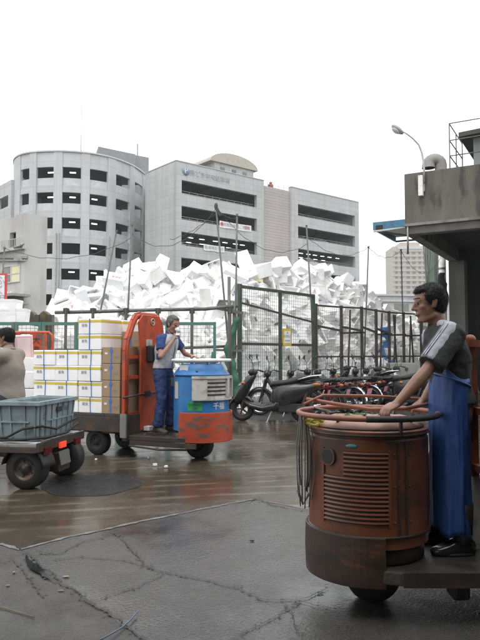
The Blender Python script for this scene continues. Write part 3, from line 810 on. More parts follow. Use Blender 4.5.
# tower part
E = Vector((P(51, 0, 51.2).x, 51.2))
mb = MB(); mb.prism([(C0.x, C0.y), (E.x, E.y), (E.x - .96, E.y + .72), (C0.x - .96, C0.y + .72)], 0, H_A); part('stair_tower', mb, M_['annex'], an)
mb = MB(); 
sa, sb = s_at(19), s_at(7.5)
zt, zb = z_at(2, 232), z_at(2, 247)
e = .02
pr(mb, 0, sa, e, .4, 0, z_at(1.5, 216)); pr(mb, sa, sb, e, .4, 0, zb); pr(mb, sa, sb, e, .4, zt, z_at(1.5, 216)); pr(mb, sb, 12, e, .4, 0, z_at(1.5, 216))
pr(mb, 1.2, 12, 1.8, 2.0, 0, 12); pr(mb, 11.6, 12, .4, 1.8, 0, 12)
part('front_wall', mb, M_['annex'], an)
mb = MB(); pr(mb, 1.2, 11.6, .4, 1.8, z_at(1.5, 216) - .3, z_at(1.5, 216) - .02); pr(mb, 1.2, 11.6, .4, 1.8, zb - .3, zb - .01); part('floor_slab', mb, M_['annex'], an)
mb = MB(); pr(mb, 1.2, 6, 1.6, 1.78, 0, 11.8); part('inner_wall', mb, M_['garage_in'], an)
# balcony ledge and rail
mb = MB(); pr(mb, -.2, 7, -.35, 0, z_at(1, 250), z_at(1, 248)); pr(mb, 0, 7, -.3, -.25, z_at(1, 239), z_at(1, 239) + .05)
for q in range(8): pr(mb, q * .9, q * .9 + .05, -.3, -.25, z_at(1, 248), z_at(1, 239))
part('balcony', mb, M_['annex'], an)
# window with four panes
wa, wb = s_at(19), s_at(1.5); z1, z0 = z_at(1, 264.5), z_at(1, 282)
fr = MB(); t_ = .07
pr(fr, wa, wb, -.08, -.0, z1 - t_, z1); pr(fr, wa, wb, -.08, 0, z0, z0 + t_); pr(fr, wa, wb, -.06, 0, (z0 + z1) / 2 - .04, (z0 + z1) / 2 + .04)
for q in (wa, (wa + wb) / 2, wb): pr(fr, q - .04, q + .04, -.07, 0, z0, z1)
f_ = part('window_frame', fr, M_['frame'], an)
for (u0, u1, m_) in ((0, .5, 'litglass'), (.5, 1, 'glass')):
    for (v0, v1) in ((0, .5), (.5, 1)):
        mb = MB(); pr(mb, wa + (wb - wa) * u0 + .05, wa + (wb - wa) * u1 - .05, -.03, .01, z0 + (z1 - z0) * v0 + .05, z0 + (z1 - z0) * v1 - .05)
        part('pane', mb, M_[m_], f_)
# pipes
mb = MB()
for py in (257.5, 260.5):
    pts = [C0.to_3d() + (dl * s_).to_3d() + Vector((-.06, -.08, z_at(s_, py))) for s_ in (-.4, 2, 5)]
    mb.tube(pts, .06, 6)
part('wall_pipe', mb, M_['greysteel'], an)
mb = MB(); p0 = C0.to_3d() + Vector((-.5, .2, z_at(0, 258))); mb.box(p0, (.7, .35, .35)); mb.box(p0 + Vector((.6, -.1, .1)), (.25, .25, .25)); part('junction_box', mb, M_['greysteel'], an)
mb = MB(); mb.cyl((C0.x - .9, C0.y + .3, z_at(0, 246)), (C0.x - .2, C0.y - .4, z_at(0, 246)), .12, 8); mb.cyl((C0.x - .2, C0.y - .4, z_at(0, 247)), (C0.x + .1, C0.y - .5, z_at(0, 243.5)), .09, 8); part('camera_bracket', mb, M_['greysteel'], an)
# awning over the entrance
mb = MB(); pr(mb, -.9, 5, -1.6, 0, z_at(0, 297.5), z_at(0, 295)); pr(mb, -.7, 5, -1.3, 0, z_at(0, 305), z_at(0, 303.3))
part('awning', mb, M_['greysteel'], an)
mb = MB()
for q in range(12): pr(mb, -.8 + q * .45, -.8 + q * .45 + .2, -1.64, -1.605, z_at(0, 294.8), z_at(0, 293.2))
part('awning_edge', mb, M_['sign'], an)
mb = MB(); pr(mb, .5, 4.2, -.004, .02, 0, z_at(0, 306)); part('entrance', mb, M_['garage_in'], an)

# ---------------------------------------------------------------- distant right buildings
bt = thing('residential_tower', 'beige high-rise apartment tower far behind on the right', 'building', (P(407, 0, 400).x, 400, 0), R(0))
x0, x1 = -11.2, 10.6; Ht = CAMZ + (354 - 246) * 400 / 640
mb = MB(); mb.bb(x0, x1, 0, 20, 0, Ht)
mb.bb(x0 + 5, x1 - 4.5, 1, 19, Ht, Ht + 2.8); part('wall', mb, M_['tower'], bt)
mb = MB(); mb.bb(x0 + 3, x1 - 3, -.6, 20, Ht - 1.6, Ht + .4); part('crown_band', mb, M_['frame'], bt)
fl = int(Ht / 3.1)
for i, (a, b) in enumerate(((x0 + 1.3, x0 + 3.0), (x0 + 4.3, x0 + 6.1), (x0 + 8.4, x0 + 10.6), (x0 + 12.0, x0 + 14.2), (x0 + 16.0, x0 + 17.6), (x0 + 18.9, x0 + 20.5))):
    mb = MB()
    mb.bb(a, b, -.15, -.02, 2, fl * 3.1 - 1)
    part('window_strip', mb, M_['towerdark'], bt)
mb = MB()
for k in range(fl): mb.bb(x0 - .3, x1 + .3, -.35, -.16, .6 + k * 3.1, 2.0 + k * 3.1)
part('balcony_face', mb, M_['tower'], bt)
vd = thing('white_block', 'long low white building with dark strip windows behind the racks', 'building', (P(400, 0, 110).x, 110, 0), R(8))
mb = MB(); zz = CAMZ + (354 - 296) * 110 / 640; mb.bb(-11, 16, 0, 12, 0, zz); part('wall', mb, M_['annex'], vd)
mb = MB(); mb.bb(-11.2, 16.2, -.3, 12, zz, zz + .3); mb.bb(-11, 16, -.25, 0, zz - 1.0, zz - .8); part('cornice', mb, M_['roundpanel'], vd)
for x in (-9.5, -6.4, -1.8, 1.9, 5.2, 9):
    mb = MB(); mb.bb(x, x + 2.6, -.05, -.004, zz - 2.6, zz - 1.3); part('window', mb, M_['glass'], vd)
    mb = MB(); mb.bb(x, x + 2.6, -.05, -.004, zz - 5.6, zz - 4.3); part('window', mb, M_['glass'], vd)

# ---------------------------------------------------------------- market roof at the right
SY = math.atan2(-.49, .872)
ms = thing('market_canopy_building', 'weathered concrete market building edge with deep parapet at the right', 'building', (5.2, 20, 0), SY)
SM = Matrix.Translation((5.2, 20, 0)) @ Matrix.Rotation(SY, 4, 'Z')
mb = MB(); mb.bb(0, 14, 0, .35, 5.25, 7.19); mb.bb(0, .35, .35, 22, 5.25, 7.19); part('parapet', mb, M_['concrete'], ms, bevel=.02)
mb = MB(); mb.bb(-.02, 14, -.09, -.002, 5.50, 5.58); part('ledge', mb, M_['concrete2'], ms)
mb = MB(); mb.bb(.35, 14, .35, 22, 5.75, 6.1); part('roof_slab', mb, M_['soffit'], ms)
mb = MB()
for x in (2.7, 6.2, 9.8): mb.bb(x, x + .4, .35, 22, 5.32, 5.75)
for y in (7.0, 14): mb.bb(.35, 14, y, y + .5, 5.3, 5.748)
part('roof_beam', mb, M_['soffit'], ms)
for i, (x, y) in enumerate(((.0, 6.6), (5.6, 6.6), (11, 6.6), (0, 14))):
    mb = MB(); mb.bb(x, x + .62, y, y + .62, 0, 5.3 if i else 5.249); part('column', mb, M_['concrete_col'], ms, bevel=.02)
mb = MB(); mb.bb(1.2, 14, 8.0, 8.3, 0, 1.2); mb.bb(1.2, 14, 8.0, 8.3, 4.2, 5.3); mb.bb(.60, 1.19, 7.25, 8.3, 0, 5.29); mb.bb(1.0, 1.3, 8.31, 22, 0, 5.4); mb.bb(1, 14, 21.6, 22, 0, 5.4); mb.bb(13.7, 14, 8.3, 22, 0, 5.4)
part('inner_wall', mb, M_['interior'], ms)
for x in (1.2, 3.4, 5.4, 8, 10.5, 13):
    mb = MB(); mb.bb(x, x + .4, 8.02, 8.28, 1.2, 4.2); part('window_post', mb, M_['interior'], ms)
mb = MB(); mb.bb(1.2, 14, 8.12, 8.16, 1.2, 4.2); part('window_glazing', mb, M_['glass'], ms)
# stained spots
mb = MB(); mb.tube([(.10, -.05, 5.56), (.1, -.05, 4.9), (.0, .3, 4.7)], .03, 8); part('drain_pipe', mb, M_['greysteel'], ms)
# blue lean-to canopy
aw = thing('lean_to_canopy', 'small blue edged lean-to canopy fixed to the concrete parapet', 'canopy', SM @ Vector((-.0, .9, 5.7)), SY)
mb = MB(); mb.bb(-1.32, -.02, 0, .06, -.02, .24); mb.bb(-1.32, -1.26, .06, 2.6, -.02, .24); part('fascia', mb, M_['awningblue'], aw)
mb = MB(); mb.bb(-1.25, -.02, .06, 2.6, .14, .18); part('roof_sheet', mb, M_['greysteel'], aw)
mb = MB(); mb.tube([(-1.28, -.05, -.08), (-.02, -.05, -.05)], .035, 8); part('gutter', mb, M_['frame'], aw)
mb = MB(); mb.bar((-1.2, .1, -.06), (-.02, 2.0, -.10), .05); mb.bar((-1.2, .12, -.05), (-.1, .3, -.28), .04); mb.bar((-1.25, 2.5, -.03), (-.02, 2.5, -.03), .06); part('bracket', mb, M_['brownsteel'], aw)
mb = MB(); mb.box((-1.1, -.02, .05), (.22, .05, .14)); part('end_patch', mb, M_['blackmatt'], aw)
# street lamp
la = thing('street_lamp', 'curved arm street lamp fixed to the concrete parapet', 'lamp', SM @ Vector((.54, -.10, 6.7)), 0)
mb = MB(); mb.box((0, 0, .02), (.14, .14, .64), SY); part('control_box', mb, M_['white'], la, bevel=.01)
mb = MB(); mb.box((.1, .04, .06), (.09, .1, .42), SY); part('bracket', mb, M_['greysteel'], la)
base = la.location
pts = []
for (px, py) in ((424, 168), (423.5, 162), (422, 153), (419, 145), (413, 138.5), (407, 134), (402, 131)):
    pts.append(P(px, py, base.y - .03) - base)
pts.insert(0, Vector((pts[0].x, pts[0].y, 0.1)))
mb = MB(); mb.tube(pts, [.032] * 4 + [.03, .027, .025, .022], 10); part('arm', mb, M_['galv'], la)
hc = P(397.5, 129.5, base.y - .03) - base
rot = Matrix.Rotation(R(38), 3, 'Y')
mb = MB(); mb.ell(hc, (.23, .135, .085), rot, 20, 12); part('lamp_head', mb, M_['lamp'], la)
mb = MB(); mb.ell(hc + Vector((-.05, 0, -.035)), (.15, .11, .075), rot, 18, 10); part('lamp_glass', mb, M_['lampglass'], la)
# gooseneck vent
vt = thing('gooseneck_vent', 'bent grey ventilation pipe on the concrete roof edge', 'vent pipe', SM @ Vector((.80, 1.0, 6.32)))
zc = .95
b0 = Vector(vt.location)
pts = [Vector((.13, 0, 0)), Vector((.13, 0, 1.0))]
for i in range(9):
    a = PI * i / 8; pts.append(Vector((-.07 + .2 * math.cos(a), 0, 1.32 + .17 * math.sin(a))))
pts.append(Vector((-.27, 0, 1.2)))
mb = MB(); mb.tube(pts, [.19] * 10 + [.20, .21], 18, cap=False); part('duct', mb, M_['vent'], vt)
mb = MB(); mb.cyl((-.27, 0, 1.215), (-.27, 0, 1.225), .19, 18); part('duct_mouth', mb, M_['garage_in'], vt)
d2 = thing('roof_dome_vent', 'small rounded vent cap just right of the bent roof pipe', 'vent', SM @ Vector((1.45, 1.4, 6.22)))
mb = MB(); mb.cyl((0, 0, 0), (0, 0, .95), .13, 14); part('stack', mb, M_['vent'], d2)
mb = MB(); mb.ell((0, 0, 1.05), (.22, .22, .16)); part('dome_cap', mb, M_['vent'], d2)
# roof safety cage
cg = thing('roof_railing', 'thin metal pipe railing cage on the concrete roof', 'railing', SM @ Vector((1.25, .8, 6.1)), SY)
mb = MB()
for z in (1.2, 1.7, 2.2, 2.75):
    mb.tube([(0, 0, z), (0, 2.2, z)], .018, 6); mb.tube([(0, 0, z), (4.2, 0, z)], .018, 6)
for (x, y) in ((0, 0), (0, 1.1), (0, 2.2), (.98, 0), (2.0, 0), (3.1, 0), (4.2, 0)):
    mb.tube([(x, y, 0), (x, y, 2.75)], .02, 6)
part('rail', mb, M_['scaffold'], cg)
ht = thing('rooftop_hut', 'small grey rooftop hut with dark overhanging roof', 'hut', SM @ Vector((1.75, 2.2, 6.1)), SY)
mb = MB(); mb.bb(0, 2.5, 0, 2.5, 0, 2.62); part('wall', mb, M_['penthouse'], ht)
mb = MB(); mb.prism([(-.4, 2.60), (2.9, 2.75), (2.9, 2.9), (-.4, 2.75)], -.4, 2.9, plane='XZ'); part('roof', mb, M_['brownsteel'], ht)
ac = thing('air_conditioner', 'white outdoor air conditioner unit beside the rooftop hut', 'air conditioner', SM @ Vector((1.62, 1.2, 6.1)), SY)
mb = MB(); mb.bb(0, .8, 0, .35, .6, 1.3); mb.bb(.05, .1, 0, .3, 0, .6); mb.bb(.7, .75, 0, .3, 0, .6); part('casing', mb, M_['white'], ac)
mb = MB(); mb.ring((.3, -.01, .95), .22, .01, 'Y'); mb.ring((.3, -.01, .95), .12, .01, 'Y'); part('fan_grille', mb, M_['greysteel'], ac)
# pale green sheeting and hanging things behind the column
gs = thing('green_sheet_screen', 'tall pale green corrugated screen left of the concrete column', 'screen', (P(421, 0, 31).x, 31, 0))
vs = []; n = 24; wd = P(441, 0, 31).x - P(421, 0, 31).x
mb = MB(); out = [(wd * i / n, .05 * (1 if i % 2 else -1)) for i in range(n + 1)] + [(wd * i / n, .08 + .05 * (1 if i % 2 else -1)) for i in range(n, -1, -1)]
mb.prism(out, 0, 8.2); part('sheeting', mb, M_['greenwall'], gs)
mb = MB()
for x in (.05, .45, .95): mb.cyl((x, -.12, 0), (x, -.12, 8.3), .03, 8)
part('screen_post', mb, M_['scaffold'], gs)
dp = thing('down_pipe', 'white drain pipe beside the concrete column', 'pipe', (P(437.5, 0, 25.6).x, 25.6, 0))
mb = MB(); mb.cyl((0, 0, 0), (0, 0, 5.5), .13, 14); part('pipe', mb, M_['white'], dp)
for z in (1.5, 3.4, 4.9):
    mb = MB(); mb.cyl((0, 0, z), (0, 0, z + .08), .145, 14); part('pipe_collar', mb, M_['greysteel'], dp)
hj = thing('hanging_cloth', 'dark blue work cloth hanging on the pipe by the column', 'cloth', (P(437, 0, 25.2).x, 25.2, CAMZ + (354 - 298) * 25.2 / 640))
mb = MB(); rings = []
for i in range(8):
    z = 1.0 * i / 7; k = 1 - .35 * (i / 7) ** 2; rings.append(oval((.03 * math.sin(i * 2), .02 * math.cos(i), z), .24 * k, .13 * k, 16, rot=i * .1))
mb.loft(rings); part('cloth', mb, M_['darktrouser'], hj)
st = thing('support_struts', 'pair of leaning steel struts left of the concrete column', 'strut', (0, 0, 0))
for (a, b) in (((423, 238), (429, 318)), ((431, 243), (423, 318)), ((441, 275), (449, 300))):
    mb = MB(); p0 = P(*a, 27); p1 = P(*b, 26.4); d_ = (p1 - p0).normalized(); mb.cyl(p0, p1 + d_ * ((p1.z - .0) / -d_.z), .035, 8); part('strut', mb, M_['scaffold'], st)
# ---------------------------------------------------------------- net poles and wires
def pole(top, bot, Y, label, r=.03, y2=None):
    a = P(*top, Y); b = P(*bot, y2 or Y); d_ = (b - a).normalized(); b = a + d_ * (a.z / -d_.z)
    o = thing('net_pole', label, 'pole', (b.x, b.y, 0), 0, 'thin poles carrying the net wire')
    mb = MB(); mb.tube([(0, 0, 0), a - Vector((b.x, b.y, 0))], [r * 1.0, r * .75], 8); part('pole', mb, M_['scaffold'], o)
    mb = MB(); t = a - Vector((b.x, b.y, 0)); mb.box(t, (.06, .06, .05)); part('pole_cap', mb, M_['scaffold'], o)
    return a
q1 = pole((116.5, 231), (104.5, 291), 17.5, 'leaning net pole in front of the round building')
q2 = pole((132, 225), (128.5, 300), 17.2, 'upright net pole just right of the leaning one at the round building')
q3 = pole((216, 207), (223, 285), 16.6, 'leaning net pole with a dark knot at its top')
q4 = pole((237, 215), (236, 290), 16.3, 'upright net pole at the left post of the tall wire gate')
q5 = pole((306.5, 226), (310, 285), 18.9, 'net pole in front of the right garage wing')
q6 = pole((368.5, 247), (366.5, 300), 21.3, 'net pole against white sky right of the garage')
q7 = pole((401, 250), (402.5, 310), 23.5, 'net pole in front of the distant beige tower')
q0 = pole((4.5, 248), (1, 300), 17.5, 'slightly leaning net pole at the far left')
mb = MB(); mb.ell(q3 + Vector((0, 0, .02)), (.05, .05, .09)); mb.bar(q3, q3 + Vector((.12, 0, -.22)), .07); o = part('rope_knot', mb, M_['net']); tag(o, 'dark rope knot tied at the tip of the leaning pole', 'knot')
def wire(a, b, sag, r=.0075, label='', n=14):
    pts = []
    for i in range(n + 1):
        t = i / n; p = a.lerp(b, t); p.z -= sag * 4 * t * (1 - t) + .02 * math.sin(i * 2.1); pts.append(p)
    mb = MB(); mb.tube(pts, r, 5)
    o = part('net_wire', mb, M_['net']); tag(o, label, 'wire', 'sagging wires between the net poles')
wire(q0, q2 - Vector((0, 0, .35)), .42, label='sagging wire across the off-white annex')
wire(q2 - Vector((0, 0, .25)), q3 - Vector((0, 0, .05)), .62, label='sagging wire from the round building to the leaning pole')
wire(q3, q5 - Vector((0, 0, .55)), .62, label='sagging wire across the main garage front')
wire(q5 - Vector((0, 0, .3)), q6, .42, label='sagging wire beside the right garage wing')
wire(q6, q7, .32, label='sagging wire against white sky left of the tower')
wire(q7, P(441, 257, 25.3), .75, label='sagging wire across the distant tower to the column')
wire(P(216, 213, 16.6), P(170, 240, 17), .1, label='thin wire slanting down left of the knotted pole')
wire(P(237, 218, 16.3), P(216, 208, 16.6), .1, label='short wire joining the two poles at the gate')

# ---------------------------------------------------------------- fences
def wiregrid(mb, a, b, z0, z1, sp, r=.0035, ox=0):
    """welded wire between plan points a, b"""
    a = Vector(a); b = Vector(b); d_ = b - a; n = int(d_.length / sp)
    for i in range(1, n):
        p = a + d_ * (i / n); mb.bar((p.x, p.y, z0), (p.x, p.y, z1), r * 2)
    m = int((z1 - z0) / sp)
    for j in range(1, m):
        z = z0 + (z1 - z0) * j / m; mb.bar((a.x, a.y + .006, z), (b.x, b.y + .006, z), r * 2)

# low green mesh fence on the left: panels
def low_panel(pxa, pxb, Y, label, top=322, low=383):
    a = P(pxa, 354, Y); b = P(pxb, 354, Y); z1 = P(0, top, Y).z
    o = thing('mesh_fence_panel', label, 'fence panel', (a.x, Y, 0), 0, 'green mesh fence panels behind the blue truck'); L_ = b.x - a.x
    mb = MB(); mb.bb(0, .06, -.03, .03, 0, z1); mb.bb(L_ - .06, L_, -.03, .03, 0, z1); mb.bb(.06, L_ - .06, -.028, .028, z1 - .07, z1 - .003); mb.bb(.06, L_ - .06, -.028, .028, .18, .24)
    mb.bb(.06, L_ - .06, -.02, .02, z1 * .60, z1 * .60 + .04)
    part('frame', mb, M_['greenpaint'], o)
    mb = MB(); wiregrid(mb, (.05, 0), (L_ - .05, 0), .2, z1 - .05, .085, .003); part('wire_mesh', mb, M_['mesh_wire'], o)
names = ['green framed mesh panel at the far left edge', 'green mesh panel behind the orange rack', 'green mesh panel behind the tall white boxes', 'green mesh panel left of the orange guard frame', 'green mesh panel behind the man in the grey vest', 'green mesh panel just left of the gate, partly behind the blue drum']
xs = [(-22, 14), (14.8, 41), (41.8, 77), (77.8, 119), (120, 168), (169, 216)]
for (a, b), nm in zip(xs, names): low_panel(a, b, 13.6, nm)
# leaning brace of last panel
o = thing('fence_brace', 'green diagonal brace leaning at the end of the low mesh fence', 'brace', P(205, 385, 13.45))
mb = MB(); mb.bar((0, 0, -.6), P(213.5, 352, 13.45) - P(205, 385, 13.45), .07); part('bar', mb, M_['greenpaint'], o)
# pipe scaffold behind it
sf = thing('scaffold_rail', 'rusty scaffold pipe rail running in front of the foam heap', 'rail', (0, 0, 0))
Ys = 15.0
mb = MB()
mb.tube([P(55, 312.5, Ys), P(100, 311.5, Ys), P(150, 310, Ys), P(205, 309, Ys), P(237, 306, 15.9)], .042, 8)
mb.tube([P(55, 350, Ys), P(130, 349.5, Ys), P(237, 346, 15.9)], .035, 8)
part('rail', mb, M_['scaffold'], sf)
for px in (66, 93, 126, 158, 192, 230):
    a = P(px, 308, Ys - .06); mb = MB(); mb.cyl((a.x, a.y, 0), a, .035, 8); part('post', mb, M_['brownsteel'], sf)
    mb = MB(); mb.box((a.x, a.y + .03, P(0, 311, Ys).z), (.12, .12, .12)); part('clamp', mb, M_['brownsteel'], sf)
bs_ = thing('brown_sheet_wall', 'low brown tarpaulin covered boards along the fence at the left', 'board', (0, 0, 0))
a = P(13, 318, 16.2); b = P(52, 318, 16.2)
mb = MB(); n = 14; vs = []; fs = []
for i in range(n + 1):
    x = a.x + (b.x - a.x) * i / n; z = P(0, 313.5, 16.2).z + .06 * math.sin(i * 1.3); y = 16.2 + .05 * math.sin(i * 2.2)
    vs += [(x, y, 1.2), (x, y, z), (x, y + .25, z + .02), (x, y + .25, 1.2)]
for i in range(n):
    k = 4 * i; fs += [(k, k + 4, k + 5, k + 1), (k + 1, k + 5, k + 6, k + 2), (k + 2, k + 6, k + 7, k + 3)]
fs += [(0, 1, 2, 3), (4 * n + 3, 4 * n + 2, 4 * n + 1, 4 * n)]
mb.add(vs, fs); part('sheet', mb, M_['brownsheet'], bs_)
mb = MB()
for px in (13, 26, 38, 51):
    a = P(px, 315, 16.1); mb.bb(a.x - .05, a.x + .05, 16.0, 16.1, 0, a.z)
part('stake', mb, M_['brownsteel'], bs_)

# tall wire gate
ga = P(238.5, 285, 16.0); gb = P(314, 294, 18.7)
A2, B2 = Vector((ga.x, 16.0)), Vector((gb.x, 18.7)); z1 = 3.24
gt = thing('wire_mesh_gate', 'tall green framed wire mesh gate with a yellow notice', 'gate', (A2.x, A2.y, 0), math.atan2(B2.y - A2.y, B2.x - A2.x))
L_ = (B2 - A2).length
mb = MB(); mb.bb(0, .09, -.045, .045, 0, z1 + .02); mb.bb(L_ - .08, L_, -.04, .04, 0, z1); mb.bb(.09, L_ - .08, -.035, .035, z1 - .08, z1 - .004); mb.bb(.09, L_ - .08, -.035, .035, .12, .2)
part('frame', mb, M_['darkgreen'], gt)
mb = MB(); mb.bb(L_ * .50, L_ * .50 + .07, -.04, .03, 0.2, z1 - .08); part('mullion', mb, M_['darkgreen'], gt)
mb = MB(); mb.bb(.09, L_ - .08, -.05, -.012, 1.72, 1.79); mb.bar((.09, -.03, 2.78), (L_ - .08, -.03, 2.42), .045); part('cross_rail', mb, M_['brownsteel'], gt)
mb = MB(); wiregrid(mb, (.09, 0), (L_ - .08, 0), .2, z1 - .08, .088, .0032); part('wire_mesh', mb, M_['mesh_wire'], gt)
ns = thing('notice_sign', 'small yellow edged notice board wired to the tall gate', 'sign', (0, 0, 0), math.atan2(B2.y - A2.y, B2.x - A2.x))
sp_ = A2.lerp(B2, .60); pn_ = P(284.5, 337, 17.4); ns.location = (sp_.x, sp_.y - .075, pn_.z)
mb = MB(); mb.bb(-.20, .20, -.012, .012, -.235, .235); part('board', mb, M_['signyellow'], ns, bevel=.004)
mb = MB(); mb.bb(-.15, .15, -.017, -.0125, -.165, .165); part('panel', mb, M_['sign'], ns)
text_mesh('駐車禁止', .082, M_['ink'], ns, (0, -.021, .02), upright((1, 0, 0)), 'notice_lettering', .001)
text_mesh('市場管理者', .052, M_['ink'], ns, (0, -.021, -.10), upright((1, 0, 0)), 'notice_lettering', .001)
text_mesh('▲', .06, M_['darkgreen'], ns, (0, -.021, .12), upright((1, 0, 0)), 'notice_mark', .001)
# tangle of pipes and green rag left of the gate
tp = thing('scaffold_post_cluster', 'cluster of scaffold posts beside the left post of the tall gate', 'post', P(229, 354, 15.7) * 1.0)
tp.location.z = 0
mb = MB(); mb.cyl((0, 0, 0), (0, 0, 3.4), .04, 8); mb.cyl((.1, .1, 0), (.12, .08, 2.8), .035, 8); mb.bar((-.3, .02, 2.62), (.35, .02, 2.5), .06); mb.bar((-.35, .0, 1.6), (.35, .03, 1.58), .055); mb.bar((-.25, 0, 2.74), (.0, 0, 2.66), .1, .05)
part('pipes', mb, M_['scaffold'], tp)
rg = thing('green_net_bundle', 'dark green rolled netting tied beside the tall gate post', 'netting', P(233, 354, 15.75)); rg.location.z = 0
mb = MB(); rings = []
random.seed(5)
for i in range(22):
    z = .05 + 2.35 * i / 21; k = .5 + .5 * math.sin(PI * (i + 1) / 23) ** .5
    rings.append([(x + .1 * math.sin(i * .35) , y, zz) for x, y, zz in oval((0, 0, z), .12 * k * (1 + .35 * math.sin(i * 1.9)), .1 * k, 14, rot=i * .25)])
mb.loft(rings); part('netting', mb, M_['greentarp'], rg)

# second fence and racks to the right
def FENCE(px):  # plan point of the receding fence line on a photo column
    t = (px - 315) / (430 - 315)
    Y = 18.8 / (1 - t * (1 - 18.8 / 24.4)); return P(px, 354, Y)
FL = [315.5, 341, 361.5, 376, 389, 403.5, 421, 440]
TOPS = [303.5, 305.5, 306.5, 309, 311, 312, 313, 315]
desc = ['dark steel mesh panel right beside the tall gate', 'second dark mesh panel from the tall gate', 'third dark mesh panel from the gate, in front of the stained boxes', 'narrow dark rack frame with blue sheet behind', 'dark rack frame left of the leaning bars', 'dark rack frame with leaning bars behind the driver\'s face', 'dark rack frame behind the driver']
for i in range(7):
    a = FENCE(FL[i]); b = FENCE(FL[i + 1]); za = CAMZ + (354 - TOPS[i]) * a.y / 640; zb = CAMZ + (354 - TOPS[i + 1]) * b.y / 640
    an_ = math.atan2(b.y - a.y, b.x - a.x); L_ = math.hypot(b.x - a.x, b.y - a.y)
    o = thing('steel_fence_panel', desc[i], 'fence panel', (a.x, a.y, 0), an_, 'dark steel panels receding behind the scooters')
    w_ = .065
    mb = MB(); mb.bb(0, w_, -.04, .04, 0, za); mb.bar((w_, 0, za - .05), (L_, 0, zb - .05), .05); mb.bar((w_, 0, .25), (L_, 0, .25), .045)
    mb.bar((w_, 0, 1.42), (L_, 0, 1.42), .05)
    if i < 4: mb.bar((w_, -.01, za * .78), (L_, -.01, zb * .74), .06)
    part('frame', mb, M_['brownsteel'], o)
    if i < 3:
        mb = MB(); wiregrid(mb, (w_, 0), (L_, 0), .3, za - .08, .1, .0032); part('wire_mesh', mb, M_['mesh_wire'], o)
    if i in (1, 3, 4, 5, 6):
        mb = MB()
        for j in range(2 if i > 3 else 1):
            x = L_ * (.35 + .35 * j); mb.bar((x, .05, .25), (x + .25 * (-1) ** j, .07, za - .1), .045)
        mb.bar((.1, .06, 2.15), (L_ + .3, .06, 2.2), .06)
        part('brace', mb, M_['brownsteel'], o)
bt_ = thing('blue_tarpaulin', 'blue tarpaulin hanging behind the dark rack', 'tarpaulin', P(383, 345, 23.6))
mb = MB(); rings = []
for i in range(9):
    z = -.75 + 1.4 * i / 8; rings.append(oval((.05 * math.sin(i), .0, z), .30 * (1 + .2 * math.sin(i * 1.4)), .12, 20, rot=.1 * i))
mb.loft(rings); part('sheet', mb, M_['bluesheet'], bt_)
gp = thing('green_bag', 'crumpled light green bag on the ground behind the motorcycles', 'bag', P(378, 374, 20.5)); 
mb = MB(); mb.ell((0, 0, 0), (.24, .2, .2)); part('bag', mb, mat('light_green_bag', (.08, .12, .07), .7), gp)

# ---------------------------------------------------------------- heap of foam boxes
def base_pt(px):
    """plan point at the foot of the heap"""
    if px < 238: Y = 15.9
    elif px < 315: Y = 15.9 + (px - 238) / 77 * 3.4 + .3
    else: Y = FENCE(px).y + 1.1
    return Y
prof = [(56, 300), (62, 293), (75, 290), (88, 284), (100, 284), (112, 272), (128, 268), (140, 262), (160, 262), (170, 267), (185, 270), (200, 270), (214, 262), (228, 263), (240, 270), (250, 262), (262, 268), (274, 262), (290, 266), (300, 270), (306, 263), (322, 264), (332, 276), (345, 277), (360, 283), (368, 287), (380, 305), (392, 312), (405, 316), (425, 318), (445, 320)]
def topy(px):
    for (a, ya), (b, yb) in zip(prof, prof[1:]):
        if a <= px <= b: return ya + (yb - ya) * (px - a) / (b - a)
    return 320
def heap(px, h):
    """point on the heap's front; h 0 foot .. 1 crest"""
    Yb = base_pt(px); slope = 2.6
    Yt = Yb + slope; zt = CAMZ + (354 - topy(px) - 5) * Yt / 640
    Y = Yb + slope * (h ** 1.2); 
    return Vector(((px - 240) / 640 * Y, Y, zt * h))
cols = [52 + 4 * i for i in range(100)]
mb = MB(); vs = []; fs = []; NH = 14
for i, px in enumerate(cols):
    for j in range(NH + 1):
        p = heap(max(57, px), j / NH); k = noise.noise(p * 1.7) * .35 + noise.cell(p * 2.2) * .25
        p = p + Vector((.1 * noise.noise(p * 3), k + .42, -.25 - .2 * noise.cell(p * 3.1))) ; p.z = max(0, p.z); vs.append(p)
    q = heap(max(57, px), 1); vs.append(Vector((q.x + .05 * q.x, q.y + 3.2, max(.1, q.z - .9)))); vs.append(Vector((q.x * 1.1, q.y + 5, 0)))
NN = NH + 3
for i in range(len(cols) - 1):
    for j in range(NN - 1):
        a = i * NN + j; fs.append((a, a + NN, a + NN + 1, a + 1))
mb.add(vs, fs)
# broken slabs and boxes packed between the whole ones
rr_ = random.Random(99)
for i in range(1900):
    px = rr_.uniform(57, 444); h = rr_.random() ** .8
    p = heap(px, h * .985); sz = rr_.choice(((.6, .4, .28), (.7, .45, .08), (.6, .4, .3), (.5, .4, .28), (.8, .1, .4), (.45, .3, .25)))
    q = Matrix.Rotation(rr_.uniform(0, 6.3), 3, 'Z') @ Matrix.Rotation(rr_.gauss(0, .8), 3, 'X') @ Matrix.Rotation(rr_.gauss(0, .8), 3, 'Y')
    mb.box((p.x + rr_.gauss(0, .1), p.y + .10 + rr_.uniform(-.12, .1), max(.15, p.z - .05 + rr_.gauss(0, .06))), [k * rr_.uniform(.6, 1.15) for k in sz], q, taper=rr_.choice((1, .9, .8)))
fh = part('foam_rubble', mb, M_['foam']); tag(fh, 'mass of broken white foam filling the inside of the heap', 'foam scrap', kind='stuff')

